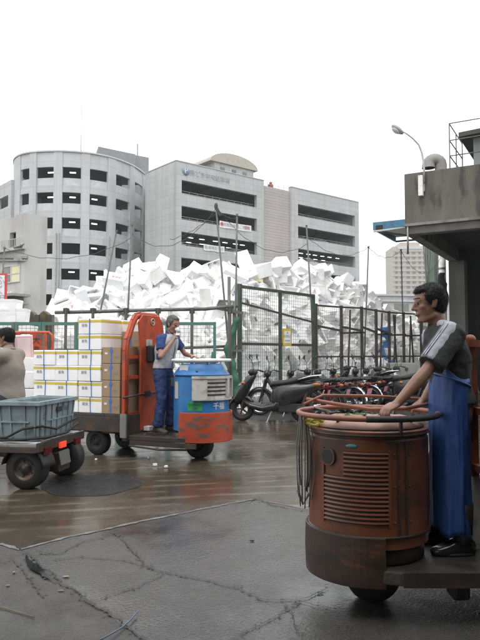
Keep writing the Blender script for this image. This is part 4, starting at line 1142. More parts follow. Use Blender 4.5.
# box variants --------------------------------------------------------------
def vbox(w_, d_, h_, wall=.035, open_=False):
    mb = MB(); t = .93
    if not open_: mb.box((0, 0, 0), (w_, d_, h_), taper=t); return mb
    # hollow tub: outer and inner shells joined at the rim
    def ringp(w0, d0, z): return [(-w0 / 2, -d0 / 2, z), (w0 / 2, -d0 / 2, z), (w0 / 2, d0 / 2, z), (-w0 / 2, d0 / 2, z)]
    vs = ringp(w_ * t, d_ * t, -h_ / 2) + ringp(w_, d_, h_ / 2) + ringp(w_ - 2 * wall, d_ - 2 * wall, h_ / 2) + ringp(w_ * t - 2 * wall, d_ * t - 2 * wall, -h_ / 2 + wall)
    fs = [(3, 2, 1, 0)]
    for a in (0, 4, 8):
        for k in range(4): fs.append((a + k, a + (k + 1) % 4, a + 4 + (k + 1) % 4, a + 4 + k))
    fs.append((12, 13, 14, 15)); mb.add(vs, fs); return mb
def lidmb(w_, d_, t_=.05):
    mb = MB(); mb.box((0, 0, 0), (w_ * 1.01, d_ * 1.01, t_)); mb.box((0, 0, -t_ / 2 - .008), (w_ * .9, d_ * .88, .016)); mb.box((0, 0, t_ / 2 + .004), (w_ * .82, d_ * .78, .008)); return mb
protos = []
HIDE = Vector((0, 0, 0))
def proto(kind, mname, w_, d_, h_, label, print_=None):
    if kind == 'lid':
        o = part('foam_slab', lidmb(w_, d_), M_[mname], bevel=.008, segs=1)
    else:
        o = part('foam_box', vbox(w_, d_, h_, open_=(kind == 'open')), M_[mname], bevel=.01, segs=1)
        if kind == 'closed':
            l = part('lid', lidmb(w_, d_, .06), M_['foam'], o, bevel=.008, segs=1); l.location = (0, 0, h_ / 2 + .032)
        if kind != 'film' and print_:
            for side in (-1, 1):
                text_mesh(print_[0], h_ * print_[2], M_[print_[1]], o, (0, side * (d_ / 2 + .002 - .0175 * d_), -.01), upright((-side, 0, 0)), 'printed_mark', .002)
    tag(o, label, 'foam lid' if kind == 'lid' else 'foam box', 'white foam boxes heaped behind the fence', 'thing')
    protos.append(o); return o
proto('closed', 'foam', .72, .42, .30, 'closed white foam box tumbled in the heap')
proto('closed', 'foam_c', .60, .36, .26, 'smaller closed white foam box tumbled in the heap')
proto('closed', 'foam', .78, .42, .34, 'white foam box with red print tumbled in the heap', ('鮮魚 活', 'inkred', .42))
proto('closed', 'foam_b', .72, .40, .30, 'white foam box with pale pink print tumbled in the heap', ('三陸漁協', 'inkpink', .36))
proto('open', 'foam', .78, .48, .34, 'open empty white foam box lying in the heap')
proto('open', 'foam_b', .66, .40, .30, 'smaller open empty foam box lying in the heap')
proto('lid', 'foam', .80, .50, .05, 'loose white foam lid lying in the heap')
proto('closed', 'foam_c', .84, .46, .30, 'long white foam box with blue print tumbled in the heap', ('水産', 'inkblue', .4))
proto('open', 'foam_c', .92, .56, .38, 'large open white foam box lying in the heap')
weights = [0, 0, 1, 1, 2, 3, 4, 4, 4, 5, 5, 6, 6, 6, 7, 8, 8]
used = set()
random.seed(21)
spots = []
tries = 0
while len(spots) < 292 and tries < 60000:
    tries += 1
    px = random.uniform(60, 440); h = random.random() ** .62
    if px < 225 and h < .50: continue
    if px > 395 and random.random() < .5: continue
    p = heap(px, min(1, h)); 
    dmin = min([(p - q).length for q in spots], default=9)
    if dmin < .36 - tries * 2.5e-6: continue
    spots.append(p)
for i, p in enumerate(spots):
    k = random.choice(weights)
    src = protos[k]
    if k not in used: o = src; used.add(k)
    else: o = dup(src)
    s_ = random.uniform(.78, 1.15)
    o.scale = (s_,) * 3
    o.rotation_euler = (random.gauss(0, .75), random.gauss(0, .75), random.uniform(0, 2 * PI))
    if k == 6: o.rotation_euler = (random.gauss(.6, .6), random.gauss(0, .7), random.uniform(0, 2 * PI))
    o.location = (p.x + random.uniform(-.05, .05), p.y - .05 + random.uniform(-.15, .15), max(.3, p.z + random.uniform(-.08, .10)))
for k, o in enumerate(protos):
    if k not in used:
        for c_ in list(o.children): bpy.data.objects.remove(c_)
        bpy.data.objects.remove(o)
for (px, h, c_, sz, lab) in ((256, .93, (.60, .54, .30), (.45, .25, .04), 'yellowish foam sheet near the crest behind the tall gate'), (284, .97, (.16, .30, .50), (.22, .16, .04), 'small blue plastic piece on the crest right of the tall gate middle'), (150, .90, (.55, .50, .25), (.2, .14, .04), 'small yellow scrap in the heap behind the orange guard')):
    p = heap(px, h); o = part('plastic_piece', MB().box((0, 0, 0), sz), mat('scrap_colour', c_, .6), bevel=.01); tag(o, lab, 'plastic scrap')
    o.location = p + Vector((0, -.42, .0)); o.rotation_euler = (1.1, .3, .4)
# boxes by the far left of the fence
fb = [((3, 322), 0, 'white foam box stacked at the far left, lowest'), ((12, 318), .1, 'white foam box stacked behind the fence at the far left'), ((4, 309), -.05, 'white foam box on top of the far left stack')]
for (pp, rz, lab) in fb:
    o = part('foam_box', vbox(.75, .42, .30), M_['foam_c'], bevel=.01); tag(o, lab, 'foam box', 'foam boxes stacked at the far left')
    l = part('lid', lidmb(.75, .42, .06), M_['foam'], o, bevel=.008); l.location = (0, 0, .18)
    o.location = P(*pp, 15.1 if pp[1] > 312 else 15.1); o.rotation_euler = (0, 0, rz)
# stack filling below
for j, z in enumerate((.15, .51, .87, 1.23, 1.59, 1.95)):
    for i_, px in enumerate((3, 14)):
        if j == 5 and i_ == 0: continue
        o = part('foam_box', vbox(.75, .42, .30), M_['foam_c'], bevel=.01); tag(o, 'white foam box in the lower part of the far left stack behind the mesh', 'foam box', 'foam boxes stacked at the far left')
        l = part('lid', lidmb(.75, .42, .06), M_['foam'], o, bevel=.008); l.location = (0, 0, .18)
        o.location = (P(px if px > 5 else -20, 350, 15.1).x + .1, 15.15, z)
# vertical market sign
vs_ = thing('vertical_sign', 'red bordered upright sign with dark characters at the far left', 'sign', P(-4, 354, 16.6)); vs_.location.z = 0
zt = P(0, 273.5, 16.6).z; zb = P(0, 311, 16.6).z; hw = P(5.6, 354, 16.6).x - P(-4, 354, 16.6).x
mb = MB(); mb.bb(-hw, hw, -.03, .03, zb, zt); part('board', mb, M_['signred'], vs_)
mb = MB(); mb.bb(-hw + .05, hw - .05, -.036, -.031, zb + .05, zt - .05); part('panel', mb, M_['sign'], vs_)
for i, c_ in enumerate('ふく銀鱈'): text_mesh(c_, .27, M_['ink'], vs_, (hw - .16, -.042, zt - .2 - i * .25), upright((1, 0, 0)), 'sign_character', .002)
for i, c_ in enumerate('活魚市場'): text_mesh(c_, .2, M_['ink'], vs_, (-.08, -.042, zt - .2 - i * .25), upright((1, 0, 0)), 'sign_character', .002)
mb = MB(); mb.bb(-.03, .03, 0, .05, 0, zb); part('sign_post', mb, M_['scaffold'], vs_)

# ---------------------------------------------------------------- two wheelers
def wheel(parent, x, z, R_, tw, m_rim='silver', spokes=6, name='wheel', y=0, wire_=False):
    mb = MB(); mb.ring((x, y, z), R_ - tw * .5, tw * .5, 'Y', 36, 10); o = part(name, mb, M_['rubber'], parent)
    mb = MB(); rr = R_ - tw * 1.0; mb.ring((x, y, z), rr, tw * .22, 'Y', 36, 8); mb.cyl((x, y - .045, z), (x, y + .045, z), .035, 12)
    if wire_:
        for i in range(18):
            a = 2 * PI * i / 18; b = a + .5 * (1 if i % 2 else -1); s_ = .03 * (1 if i % 2 else -1)
            mb.bar((x + .03 * math.cos(b), y + s_, z + .03 * math.sin(b)), (x + rr * math.cos(a), y, z + rr * math.sin(a)), .005)
    else:
        for i in range(spokes):
            a = 2 * PI * i / spokes; mb.bar((x + .02 * math.cos(a), y, z + .02 * math.sin(a)), (x + rr * math.cos(a), y, z + rr * math.sin(a)), .035, .03)
    part('rim', mb, M_[m_rim], o)
    return o
def mirror(parent, base, head, m_='black'):
    mb = MB(); b = Vector(base); h = Vector(head); mb.tube([b, b.lerp(h, .6) + Vector((-.03, 0, 0)), h], .007, 6); mb.ell(h + Vector((0, 0, .02)), (.014, .045, .055)); part('mirror', mb, M_[m_], parent)

def scooter(label, loc, rz):
    """big black scooter, local +x forward"""
    o = thing('motor_scooter', label, 'scooter', loc, rz, 'scooters and motorcycles parked in front of the fence')
    wheel(o, .66, .25, .25, .11, 'darksteel', 5, 'front_wheel'); wheel(o, -.62, .25, .25, .13, 'darksteel', 5, 'rear_wheel')
    # front apron: loft of vertical ovals leaning back
    mb = MB(); rings = []
    for (x, z, rx, ry) in ((.74, .36, .10, .07), (.70, .50, .13, .16), (.62, .66, .12, .20), (.54, .80, .11, .19), (.47, .92, .10, .16), (.42, .99, .06, .10)):
        rings.append(oval((x, 0, z), rx, ry, 20, p=2.4))
    mb.loft(rings); part('front_shield', mb, M_['black'], o)
    mb = MB(); mb.lathe([(.27, -.085), (.29, -.06), (.295, 0), (.29, .06), (.27, .085)], (.66, 0, .25), 14, a0=R(20), a1=R(150), axis='Y'); fd = part('front_fender', mb, M_['black'], o); fd.modifiers.new('t', 'SOLIDIFY').thickness = .012
    # floor tunnel and belly
    mb = MB(); rings = []
    for (x, zc, rz_, ry) in ((.60, .42, .10, .14), (.45, .33, .08, .18), (.20, .28, .08, .20), (-.05, .32, .12, .20), (-.15, .40, .20, .19)):
        rings.append([(x, ry * math.cos(a), zc + rz_ * math.sin(a)) for a in [2 * PI * i / 20 for i in range(20)]])
    mb.loft(rings); part('floor_board', mb, M_['black'], o)
    # rear body
    mb = MB(); rings = []
    for (x, zc, rz_, ry) in ((.02, .50, .14, .12), (-.05, .52, .25, .19), (-.25, .55, .26, .22), (-.50, .60, .24, .22), (-.75, .68, .14, .17), (-.95, .76, .09, .11), (-1.03, .79, .04, .05)):
        rings.append([(x, ry * math.copysign(abs(math.cos(a)) ** .8, math.cos(a)), zc + rz_ * math.copysign(abs(math.sin(a)) ** .8, math.sin(a))) for a in [2 * PI * i / 22 for i in range(22)]])
    mb.loft(rings); part('rear_body', mb, M_['black'], o)
    mb = MB(); rings = []
    for (x, zc, rz_, ry) in ((.06, .74, .03, .08), (.0, .78, .06, .13), (-.25, .81, .06, .16), (-.42, .84, .08, .16), (-.60, .90, .07, .15), (-.85, .93, .04, .10), (-.90, .93, .02, .05)):
        rings.append([(x, ry * math.cos(a), zc + rz_ * math.sin(a)) for a in [2 * PI * i / 18 for i in range(18)]])
    mb.loft(rings); part('seat', mb, M_['blackmatt'], o)
    mb = MB(); mb.tube([(-.55, .18, .88), (-.80, .17, .95), (-1.0, .10, .97), (-1.04, 0, .97), (-1.0, -.10, .97), (-.80, -.17, .95), (-.55, -.18, .88)], .014, 8); part('grab_rail', mb, M_['chrome'], o)
    mb = MB(); mb.cyl((.46, 0, .9), (.40, 0, 1.05), .03, 10); mb.tube([(.30, -.36, 1.03), (.38, -.2, 1.06), (.42, 0, 1.05), (.38, .2, 1.06), (.30, .36, 1.03)], .014, 8)
    for s_ in (-1, 1): mb.cyl((.33, s_ * .26, 1.045), (.29, s_ * .38, 1.025), .02, 8); mb.bar((.36, s_ * .22, 1.05), (.35, s_ * .38, 1.06), .008)
    mb.ell((.43, 0, 1.02), (.1, .16, .07))
    part('handlebar', mb, M_['blackmatt'], o)
    for s_ in (-1, 1): mirror(o, (.37, s_ * .22, 1.06), (.42, s_ * .34, 1.33))
    for s_ in (-1, 1):
        mb = MB(); mb.ell((.60, s_ * .16, .80), (.05, .05, .035)); part('turn_signal', mb, M_['amber'], o)
        mb = MB(); mb.ell((-.90, s_ * .10, .78), (.10, .035, .035)); part('rear_turn_signal', mb, M_['amber'], o)
    mb = MB(); mb.ell((.69, 0, .74), (.05, .13, .05)); part('headlight', mb, M_['glass'], o)
    mb = MB(); mb.ell((-1.0, 0, .78), (.06, .09, .045)); part('tail_light', mb, M_['redlens'], o)
    mb = MB(); mb.box((-1.04, 0, .60), (.01, .20, .13), Matrix.Rotation(R(-18), 3, 'Y')); part('number_plate', mb, M_['plate'], o)
    mb = MB(); mb.bar((-.88, 0, .66), (-1.03, 0, .55), .14, .03); part('rear_mudguard', mb, M_['black'], o)
    mb = MB(); mb.tube([(-.1, -.15, .22), (-.4, -.2, .22), (-.80, -.21, .34)], [.02, .05, .055], 12); part('exhaust', mb, M_['darksteel'], o)
    mb = MB(); mb.box((-.38, .1, .30), (.5, .12, .18)); mb.ell((-.6, .12, .27), (.14, .06, .1)); part('engine_case', mb, M_['blackmatt'], o, bevel=.02)
    mb = MB(); mb.bar((.0, .12, .25), (.08, .26, .01), .02); mb.box((.08, .27, .008), (.06, .03, .012)); part('side_stand', mb, M_['galv'], o)
    mb = MB(); mb.bar((-.62, .0, .25), (-.60, .13, .25), .03); mb.bar((-.60, .13, .27), (-.72, .15, .62), .04); part('shock_absorber', mb, M_['darksteel'], o)
    mb = MB(); mb.bar((.66, .08, .25), (.58, .08, .6), .035); mb.bar((.66, -.08, .25), (.58, -.08, .6), .035); part('fork', mb, M_['darksteel'], o)
    return o
def cub(label, loc, rz, body='red', fender='chrome', seat='blackmatt', box=None, shield=None):
    """light step-through motorcycle with big spoked wheels"""
    o = thing('motorcycle', label, 'motorcycle', loc, rz, 'scooters and motorcycles parked in front of the fence')
    wheel(o, .62, .30, .30, .07, 'chrome', 6, 'front_wheel', wire_=True); wheel(o, -.58, .30, .30, .075, 'chrome', 6, 'rear_wheel', wire_=True)
    for x, a0, a1, nm in ((.62, 15, 150, 'front_fender'), (-.58, 20, 185, 'rear_fender')):
        mb = MB(); mb.lathe([(.315, -.065), (.34, -.045), (.35, 0), (.34, .045), (.315, .065)], (x, 0, .30), 18, a0=R(a0), a1=R(a1), axis='Y'); f_ = part(nm, mb, M_[fender], o); f_.modifiers.new('t', 'SOLIDIFY').thickness = .008
    mb = MB(); mb.tube([(.44, 0, .82), (.30, 0, .62), (.05, 0, .50), (-.18, 0, .55), (-.30, 0, .68)], [.04, .05, .06, .06, .05], 12); mb.tube([(-.20, .08, .55), (-.60, .10, .66), (-.86, .06, .70)], .02, 8); mb.tube([(-.20, -.08, .55), (-.60, -.10, .66), (-.86, -.06, .70)], .02, 8)
    for s_ in (-1, 1): mb.bar((-.2, s_ * .08, .42), (-.58, s_ * .09, .30), .035); mb.bar((-.58, s_ * .10, .30), (-.52, s_ * .10, .64), .035)
    part('frame', mb, M_[body], o)
    mb = MB(); mb.box((.0, 0, .34), (.34, .2, .22)); mb.cyl((.1, 0, .36), (.28, 0, .38), .07, 12); mb.cyl((-.05, -.15, .3), (-.05, .15, .3), .09, 14); part('engine', mb, M_['darksteel'], o, bevel=.02)
    mb = MB()
    for s_ in (-1, 1): mb.bar((.62, s_ * .07, .30), (.47, s_ * .07, .82), .035)
    mb.cyl((.48, 0, .75), (.40, 0, 1.0), .035, 10); part('fork', mb, M_[body], o)
    mb = MB(); mb.tube([(.26, -.34, 1.0), (.36, -.2, 1.03), (.42, 0, .98), (.36, .2, 1.03), (.26, .34, 1.0)], .012, 8)
    for s_ in (-1, 1): mb.cyl((.31, s_ * .24, 1.015), (.25, s_ * .35, .995), .018, 8)
    mb.ell((.45, 0, .95), (.09, .10, .09)); part('handlebar', mb, M_['black'], o)
    mb = MB(); mb.ell((.52, 0, .93), (.035, .075, .075)); part('headlight', mb, M_['lampglass'], o)
    mirror(o, (.34, .2, 1.03), (.36, .30, 1.30)); mirror(o, (.34, -.2, 1.03), (.36, -.30, 1.30))
    if shield:
        mb = MB(); rings = []
        for (x, z, ry) in ((.46, .86, .08), (.42, .75, .20), (.34, .55, .24), (.24, .32, .20)):
            rings.append(oval((x, 0, z), .03, ry, 18, p=2.6))
        mb.loft(rings); part('leg_shield', mb, M_[shield], o)
    mb = MB(); rings = []
    for (x, zc, rz_, ry) in ((.02, .74, .02, .06), (-.05, .76, .04, .11), (-.28, .78, .05, .13), (-.55, .80, .05, .13), (-.66, .82, .03, .09)):
        rings.append([(x, ry * math.cos(a), zc + rz_ * math.sin(a)) for a in [2 * PI * i / 18 for i in range(18)]])
    mb.loft(rings); part('seat', mb, M_[seat], o)
    mb = MB()
    for y in (-.12, -.04, .04, .12): mb.bar((-.60, y, .84), (-.95, y, .84), .012)
    for x in (-.62, -.78, -.95): mb.bar((x, -.13, .83), (x, .13, .83), .012)
    mb.bar((-.9, .1, .83), (-.7, .1, .66), .014); mb.bar((-.9, -.1, .83), (-.7, -.1, .66), .014); part('rear_rack', mb, M_['chrome'], o)
    mb = MB(); mb.ell((-.93, 0, .70), (.05, .07, .05)); part('tail_light', mb, M_['redlens'], o)
    for s_ in (-1, 1):
        mb = MB(); mb.ell((-.88, s_ * .16, .70), (.05, .035, .035)); mb.cyl((-.88, s_ * .05, .70), (-.88, s_ * .14, .70), .01, 6); part('rear_turn_signal', mb, M_['amber'], o)
    mb = MB(); mb.box((-.98, 0, .54), (.008, .20, .13), Matrix.Rotation(R(-15), 3, 'Y')); part('number_plate', mb, M_['plate'], o)
    mb = MB(); mb.tube([(.2, -.12, .3), (-.1, -.15, .18), (-.5, -.16, .20), (-.85, -.16, .26)], [.018, .02, .04, .045], 10); part('exhaust', mb, M_['chrome'], o)
    mb = MB(); mb.bar((-.05, .1, .25), (.0, .26, .01), .018); part('side_stand', mb, M_['galv'], o)
    if box:
        mb = MB(); mb.box((-.78, 0, 1.02), (.42, .44, .32)); mb.box((-.78, 0, 1.195), (.44, .46, .03)); part('delivery_box', mb, M_[box], o, bevel=.03)
    return o
BIKES = 1.07
def at(px, Y): v = P(px, 354, Y); return (v.x, v.y, 0)
scooter('large black scooter parked nearest the blue drum truck', at(273, 14.3), R(166))
cub('red framed motorcycle with round mirror just behind the black scooter', at(308, 16.0), R(150), 'red', 'blackmatt', shield='black')
cub('dark motorcycle with chrome mudguards third in the parked row', at(333, 16.6), R(140), 'blackmatt', 'chrome', shield='black')
cub('red legged motorcycle with dark seat in the middle of the row', at(349, 17.6), R(146), 'red', 'chrome', shield='black')
scooter('dark scooter squeezed between two motorcycles in the row', at(362, 18.6), R(150))
cub('silver and white motorcycle right of the middle of the row', at(381, 18.0), R(140), 'silver', 'white', shield='white')
cub('motorcycle with a cream delivery box near the driver\'s arm', at(404, 18.6), R(146), 'darkgreen', 'chrome', box='cream')
cub('farthest motorcycle with a white delivery box behind the driver\'s arm', at(410, 20.6), R(150), 'silver', 'chrome', box='white', shield='white')
cub('dark motorcycle wedged in the gap between the third and fourth of the row', at(323, 16.9), R(143), 'blackmatt', 'blackmatt', shield='black')
cub('black motorcycle behind the silver and white one', at(371, 17.6), R(142), 'blackmatt', 'chrome', shield='black')
scooter('black scooter at the far right end beside the driver', at(394, 17.2), R(148))
cub('motorcycle half hidden between the scooter and the tall gate', at(286, 15.6), R(160), 'blackmatt', 'blackmatt')
for o in list(col.objects):
    if o.get('group') == 'scooters and motorcycles parked in front of the fence': o.scale = (BIKES,) * 3
mb = MB()
bk = thing('generator_box', 'pale green machine box standing behind the parked row', 'machine', at(401, 21.8))
mb.box((0, 0, .95), (.9, .6, .5)); mb.box((0, 0, .45), (.7, .5, .6)); part('casing', mb, mat('pale_machine_green', (.25, .265, .235), .6), bk, bevel=.03)
mb = MB(); mb.cyl((-.2, -.31, 1.0), (-.2, -.34, 1.0), .07, 12); mb.cyl((.1, -.31, 1.0), (.1, -.34, 1.0), .05, 12); part('dial', mb, M_['darksteel'], bk)
# ---------------------------------------------------------------- turret trucks
def curved_panel(mb, r0, r1, a0, a1, z0, z1, n=24):
    mb.lathe([(r0, z0), (r1, z0), (r1, z1), (r0, z1), (r0, z0)], n=n, smooth=False, a0=a0, a1=a1)
    # end caps
    for a in (a0, a1):
        ca, sa = math.cos(a), math.sin(a); mb.add([(r0 * ca, r0 * sa, z0), (r1 * ca, r1 * sa, z0), (r1 * ca, r1 * sa, z1), (r0 * ca, r0 * sa, z1)], [(0, 1, 2, 3)])

# ---- blue truck; local x = forward along the truck, y = away side, origin at drum centre
AB = math.atan2(-.423, .906)
DB = P(201.5, 354, 9.33); DB.z = 0
tb = thing('turret_truck', 'turret truck with blue drum and scraped orange bumper carrying boxes', 'turret truck', DB, AB, 'three-wheeled turret trucks')
mb = MB()
mb.lathe([(.0, .42), (.40, .42), (.40, 1.17), (.385, 1.185), (.385, 1.20), (.402, 1.215), (.375, 1.25), (.30, 1.345), (.29, 1.36), (.0, 1.36)], n=56, smooth=False)
dr_ = part('drum_cover', mb, M_['blue'], tb)
for p_ in dr_.data.polygons: p_.use_smooth = True
dr_.modifiers.new('e', 'EDGE_SPLIT').split_angle = R(25)
mb = MB(); mb.ring((0, 0, 1.205), .404, .012, n=56, k=6); mb.box((.1, -.395, .86), (.006, .01, .30)); mb.ell((.12, -.36, 1.265), (.02, .012, .012)); part('cover_seam', mb, mat('blue_seam', (.02, .15, .38), .4), dr_)
# scoop panel: grey louvred housing facing the camera-right
cam_a = math.atan2(-1, 0) - AB  # local angle looking at the camera
a0, a1 = cam_a - R(14), cam_a + R(86)
mb = MB(); 
zc0, zc1 = .885, 1.155
curved_panel(mb, .38, .438, a0, a0 + R(28), zc0, zc1); curved_panel(mb, .38, .452, a0, a1, zc1, zc1 + .035); curved_panel(mb, .38, .446, a0, a1, zc0 - .03, zc0)
curved_panel(mb, .38, .452, a0 + R(72), a0 + R(80), zc0, zc1); curved_panel(mb, .38, .458, a1 - R(5), a1, zc0, zc1)
curved_panel(mb, .38, .425, a0 + R(28), a0 + R(72), zc0, zc1)
hs = part('air_intake', mb, M_['cream'], dr_)
mb = MB()
for i in range(4):
    z = zc0 + .035 + i * .055; curved_panel(mb, .42, .430, a0 + R(29), a0 + R(70), z, z + .022, 14)
curved_panel(mb, .40, .41, a0 + R(81), a1 - R(6), zc0 + .02, zc1 - .02)
part('louvre_slots', mb, M_['blackmatt'], hs)
def on_drum(ang, r, z): return Vector((r * math.cos(ang), r * math.sin(ang), z))
def tang(ang): return Vector((-math.sin(ang), math.cos(ang), 0))
def sticker(ang, r, z, w_, h_, m_, name, parent):
    mb = MB(); curved_panel(mb, r, r + .003, ang - w_ / 2 / r, ang + w_ / 2 / r, z - h_ / 2, z + h_ / 2, 6); return part(name, mb, m_, parent)
ga_ = cam_a - R(10)
sticker(ga_, .401, .775, .21, .13, M_['green_sticker'], 'green_sticker', dr_)
text_mesh('築地市場 ●', .036, M_['darkgreen'], dr_, on_drum(ga_, .4125, .795), upright(tang(ga_)), 'sticker_print', .0008)
text_mesh('→ 80', .045, M_['darkgreen'], dr_, on_drum(ga_, .4125, .75), upright(tang(ga_)), 'sticker_print', .0008)
for i, c_ in enumerate('千福'):
    an2 = cam_a + R(34 + 14.5 * i); text_mesh(c_, .105, M_['sign'], dr_, on_drum(an2, .404, .765), upright(tang(an2)), 'white_lettering', .0008)
sticker(cam_a - R(58), .401, .99, .10, .24, M_['cream'], 'pale_sticker', dr_)
mb = MB(); mb.box(on_drum(cam_a - R(80), .40, 1.1), (.06, .06, .12)); part('latch', mb, M_['darksteel'], dr_)
mb = MB(); mb.box(on_drum(cam_a - R(42), .345, 1.30), (.16, .02, .08), tang(0) and Matrix.Rotation(cam_a - R(42) + PI / 2, 3, 'Z')); part('top_sticker', mb, M_['sign'], dr_)
# orange bumper
def bumper(parent, r, z0, z1, a0, a1, m_, n=36, t=.02):
    mb = MB(); mb.lathe([(r, z0), (r + t, z0), (r + t + .004, (z0 + z1) / 2), (r + t, z1), (r, z1), (r, z0)], n=n, smooth=False, a0=a0, a1=a1)
    for a in (a0, a1):
        ca, sa = math.cos(a), math.sin(a); mb.add([(r * ca, r * sa, z0), ((r + t) * ca, (r + t) * sa, z0), ((r + t) * ca, (r + t) * sa, z1), (r * ca, r * sa, z1)], [(0, 1, 2, 3)])
    return part('bumper', mb, m_, parent, bevel=.006)
bumper(tb, .43, .27, .685, R(-106), R(96), M_['orange_worn'])
mb = MB(); mb.ring((0, 0, .66), .425, .012, n=40, k=6, a0=R(-95), a1=R(95)); part('bumper_rim', mb, M_['rust_bumper'], tb)
# steering ring
def steer_ring(parent, r, z, m_, tube_=.02, post=True, mhub='greysteel', inner=True):
    mb = MB(); mb.ring((0, 0, z), r, tube_, n=64, k=10); o = part('steering_ring', mb, m_, parent)
    for i in range(4):
        mb = MB(); a = PI / 4 + i * PI / 2; mb.tube([(r * math.cos(a), r * math.sin(a), z), (r * .72 * math.cos(a), r * .72 * math.sin(a), z - .01), (r * .66 * math.cos(a), r * .66 * math.sin(a), z - .11)], .012, 8)
        part('ring_bracket', mb, M_[mhub], o)
    return o
sr = steer_ring(tb, .415, 1.41, M_['white'], .022)
mb = MB(); mb.ring((0, 0, 1.395), .30, .012, n=48, k=8); mb.lathe([(0, 1.37), (.24, 1.37), (.25, 1.385), (.0, 1.40)], n=32); part('top_tray', mb, M_['greysteel'], tb)
# platform, bed (local coordinates)
def xbox(mb, x0, x1, y0, y1, z0, z1): mb.bb(x0, x1, y0, y1, z0, z1)
mb = MB(); xbox(mb, -.93, -.30, -.50, .50, .27, .335); mb.prism([(-.30, -.5), (-.05, -.47), (.25, -.33), (.25, .33), (-.05, .47), (-.30, .5)], .27, .335); part('platform', mb, M_['deck'], tb, bevel=.006)
mb = MB(); xbox(mb, -2.9, -.97, -.52, .52, .585, .625); part('cargo_deck', mb, M_['deck'], tb, bevel=.005)
mb = MB(); xbox(mb, -2.9, -.97, -.535, -.50, .37, .583); xbox(mb, -2.9, -.97, .47, .535, .47, .583); xbox(mb, -1.01, -.93, -.53, .53, .25, .62)
xbox(mb, -2.8, -1.01, -.42, -.34, .33, .47); xbox(mb, -2.8, -1.01, .34, .42, .33, .47); xbox(mb, -2.85, -2.7, -.5, .5, .36, .47)
for x in (-2.6, -2.2, -1.8, -1.4): mb.bar((x, -.50, .47), (x + .25, -.40, .33), .05)
part('chassis', mb, M_['darksteel'], tb, bevel=.004)
mb = MB(); xbox(mb, -1.02, -.92, -.565, -.535, .30, .64); mb.cyl((-.97, -.57, .58), (-.97, -.56, .58), .015, 8); part('corner_plate', mb, M_['greysteel'], tb)
mb = MB(); xbox(mb, -.9, .18, -.50, -.47, .20, .268); xbox(mb, -.9, .18, .47, .50, .20, .268); mb.tube([(-.9, -.51, .19), (-.4, -.50, .16), (.0, -.42, .17), (.12, -.40, .26)], .014, 6); part('side_rail', mb, M_['darksteel'], tb)
def truck_wheel(parent, x, y, R_, w_, name='wheel', rm='darksteel'):
    mb = MB(); mb.lathe([(R_ * .55, -w_ / 2), (R_ * .9, -w_ / 2), (R_, -w_ * .32), (R_ * 1.0, w_ * .32), (R_ * .9, w_ / 2), (R_ * .55, w_ / 2)], (x, y, R_), 32, axis='Y'); o = part(name, mb, M_['rubber'], parent)
    mb = MB(); mb.lathe([(R_ * .56, -w_ * .45), (R_ * .5, -w_ * .35), (R_ * .25, -w_ * .25), (R_ * .2, -w_ * .42), (0, -w_ * .42)], (x, y, R_), 24, axis='Y'); mb.lathe([(R_ * .56, w_ * .45), (R_ * .5, w_ * .35), (R_ * .25, w_ * .25), (R_ * .2, w_ * .42), (0, w_ * .42)], (x, y, R_), 24, axis='Y')
    for i in range(5):
        a = 2 * PI * i / 5
        for s_ in (-1, 1): mb.cyl((x + R_ * .36 * math.cos(a), y + s_ * w_ * .3, R_ + R_ * .36 * math.sin(a)), (x + R_ * .36 * math.cos(a), y + s_ * w_ * .38, R_ + R_ * .36 * math.sin(a)), .012, 6)
    part('rim', mb, M_[rm], o); return o
truck_wheel(tb, -1.55, -.36, .20, .13, 'rear_wheel', 'blackmatt'); truck_wheel(tb, -1.55, .36, .20, .13, 'rear_wheel', 'blackmatt'); truck_wheel(tb, -.02, -.02, .21, .16, 'front_wheel', 'blackmatt')
mb = MB(); xbox(mb, -.12, .12, -.16, .16, .22, .42); part('drive_fork', mb, M_['darksteel'], tb)
# orange guard frame across the truck at x=-1.10
GX = -1.0
mb = MB(); w1, w2 = -.47, .47
path = [(GX, w1, .36), (GX, w1, 1.55), (GX, w1 + .03, 1.70), (GX + .0, w1 + .18, 1.98), (GX, w1 + .25, 2.06), (GX, w1 + .36, 2.09)]
for a, b in zip(path, path[1:]): mb.bar(a, b, .05, .10)
mb.tube([(p_[0], p_[1], p_[2]) for p_ in path], .042, 10)
mb.tube([(GX, w2, .36), (GX, w2, 1.85), (GX, w2 - .02, 1.97), (GX, w2 - .09, 2.07), (GX, w2 - .2, 2.10), (GX, w1 + .36, 2.09)], .042, 10)
for z in (1.46, 1.16, .62): mb.bar((GX, w1 + .03, z), (GX, w2 - .03, z), .05)
part('guard_post', mb, M_['orange'], tb)
pan = [(-.19, .36), (.46, .36), (.46, 1.86), (.42, 2.00), (.30, 2.09), (-.14, 2.09), (-.24, 1.98), (-.19, 1.6)]
mb = MB(); mb.prism(pan, GX + .045, GX + .075, plane='YZ'); gp_ = part('guard_panel', mb, M_['orange'], tb, bevel=.01)
mb = MB(); mb.ring((GX + .085, .12, 1.99), .05, .008, 'X', 20, 6); mb.bar((GX + .083, .10, 1.99), (GX + .083, .14, 1.99), .02); part('round_mark', mb, M_['cream'], gp_)
mb = MB(); mb.box((GX + .13, .10, 1.50), (.12, .30, .26)); part('back_pad', mb, M_['blackmatt'], tb, bevel=.03)
mb = MB(); mb.box((GX + .085, .02, 1.67), (.01, .16, .1)); part('instruction_label', mb, M_['cream'], gp_)
mb = MB(); mb.tube([(GX + .08, -.6, .88), (GX + .08, -.2, .90), (GX + .10, .3, .92)], .014, 8); mb.ell((GX + .08, -.6, .88), (.03, .03, .02)); part('lever_rod', mb, M_['darksteel'], tb)
mb = MB(); mb.box((GX + .09, -.02, .90), (.04, .12, .08)); part('black_clip', mb, M_['blackmatt'], tb)
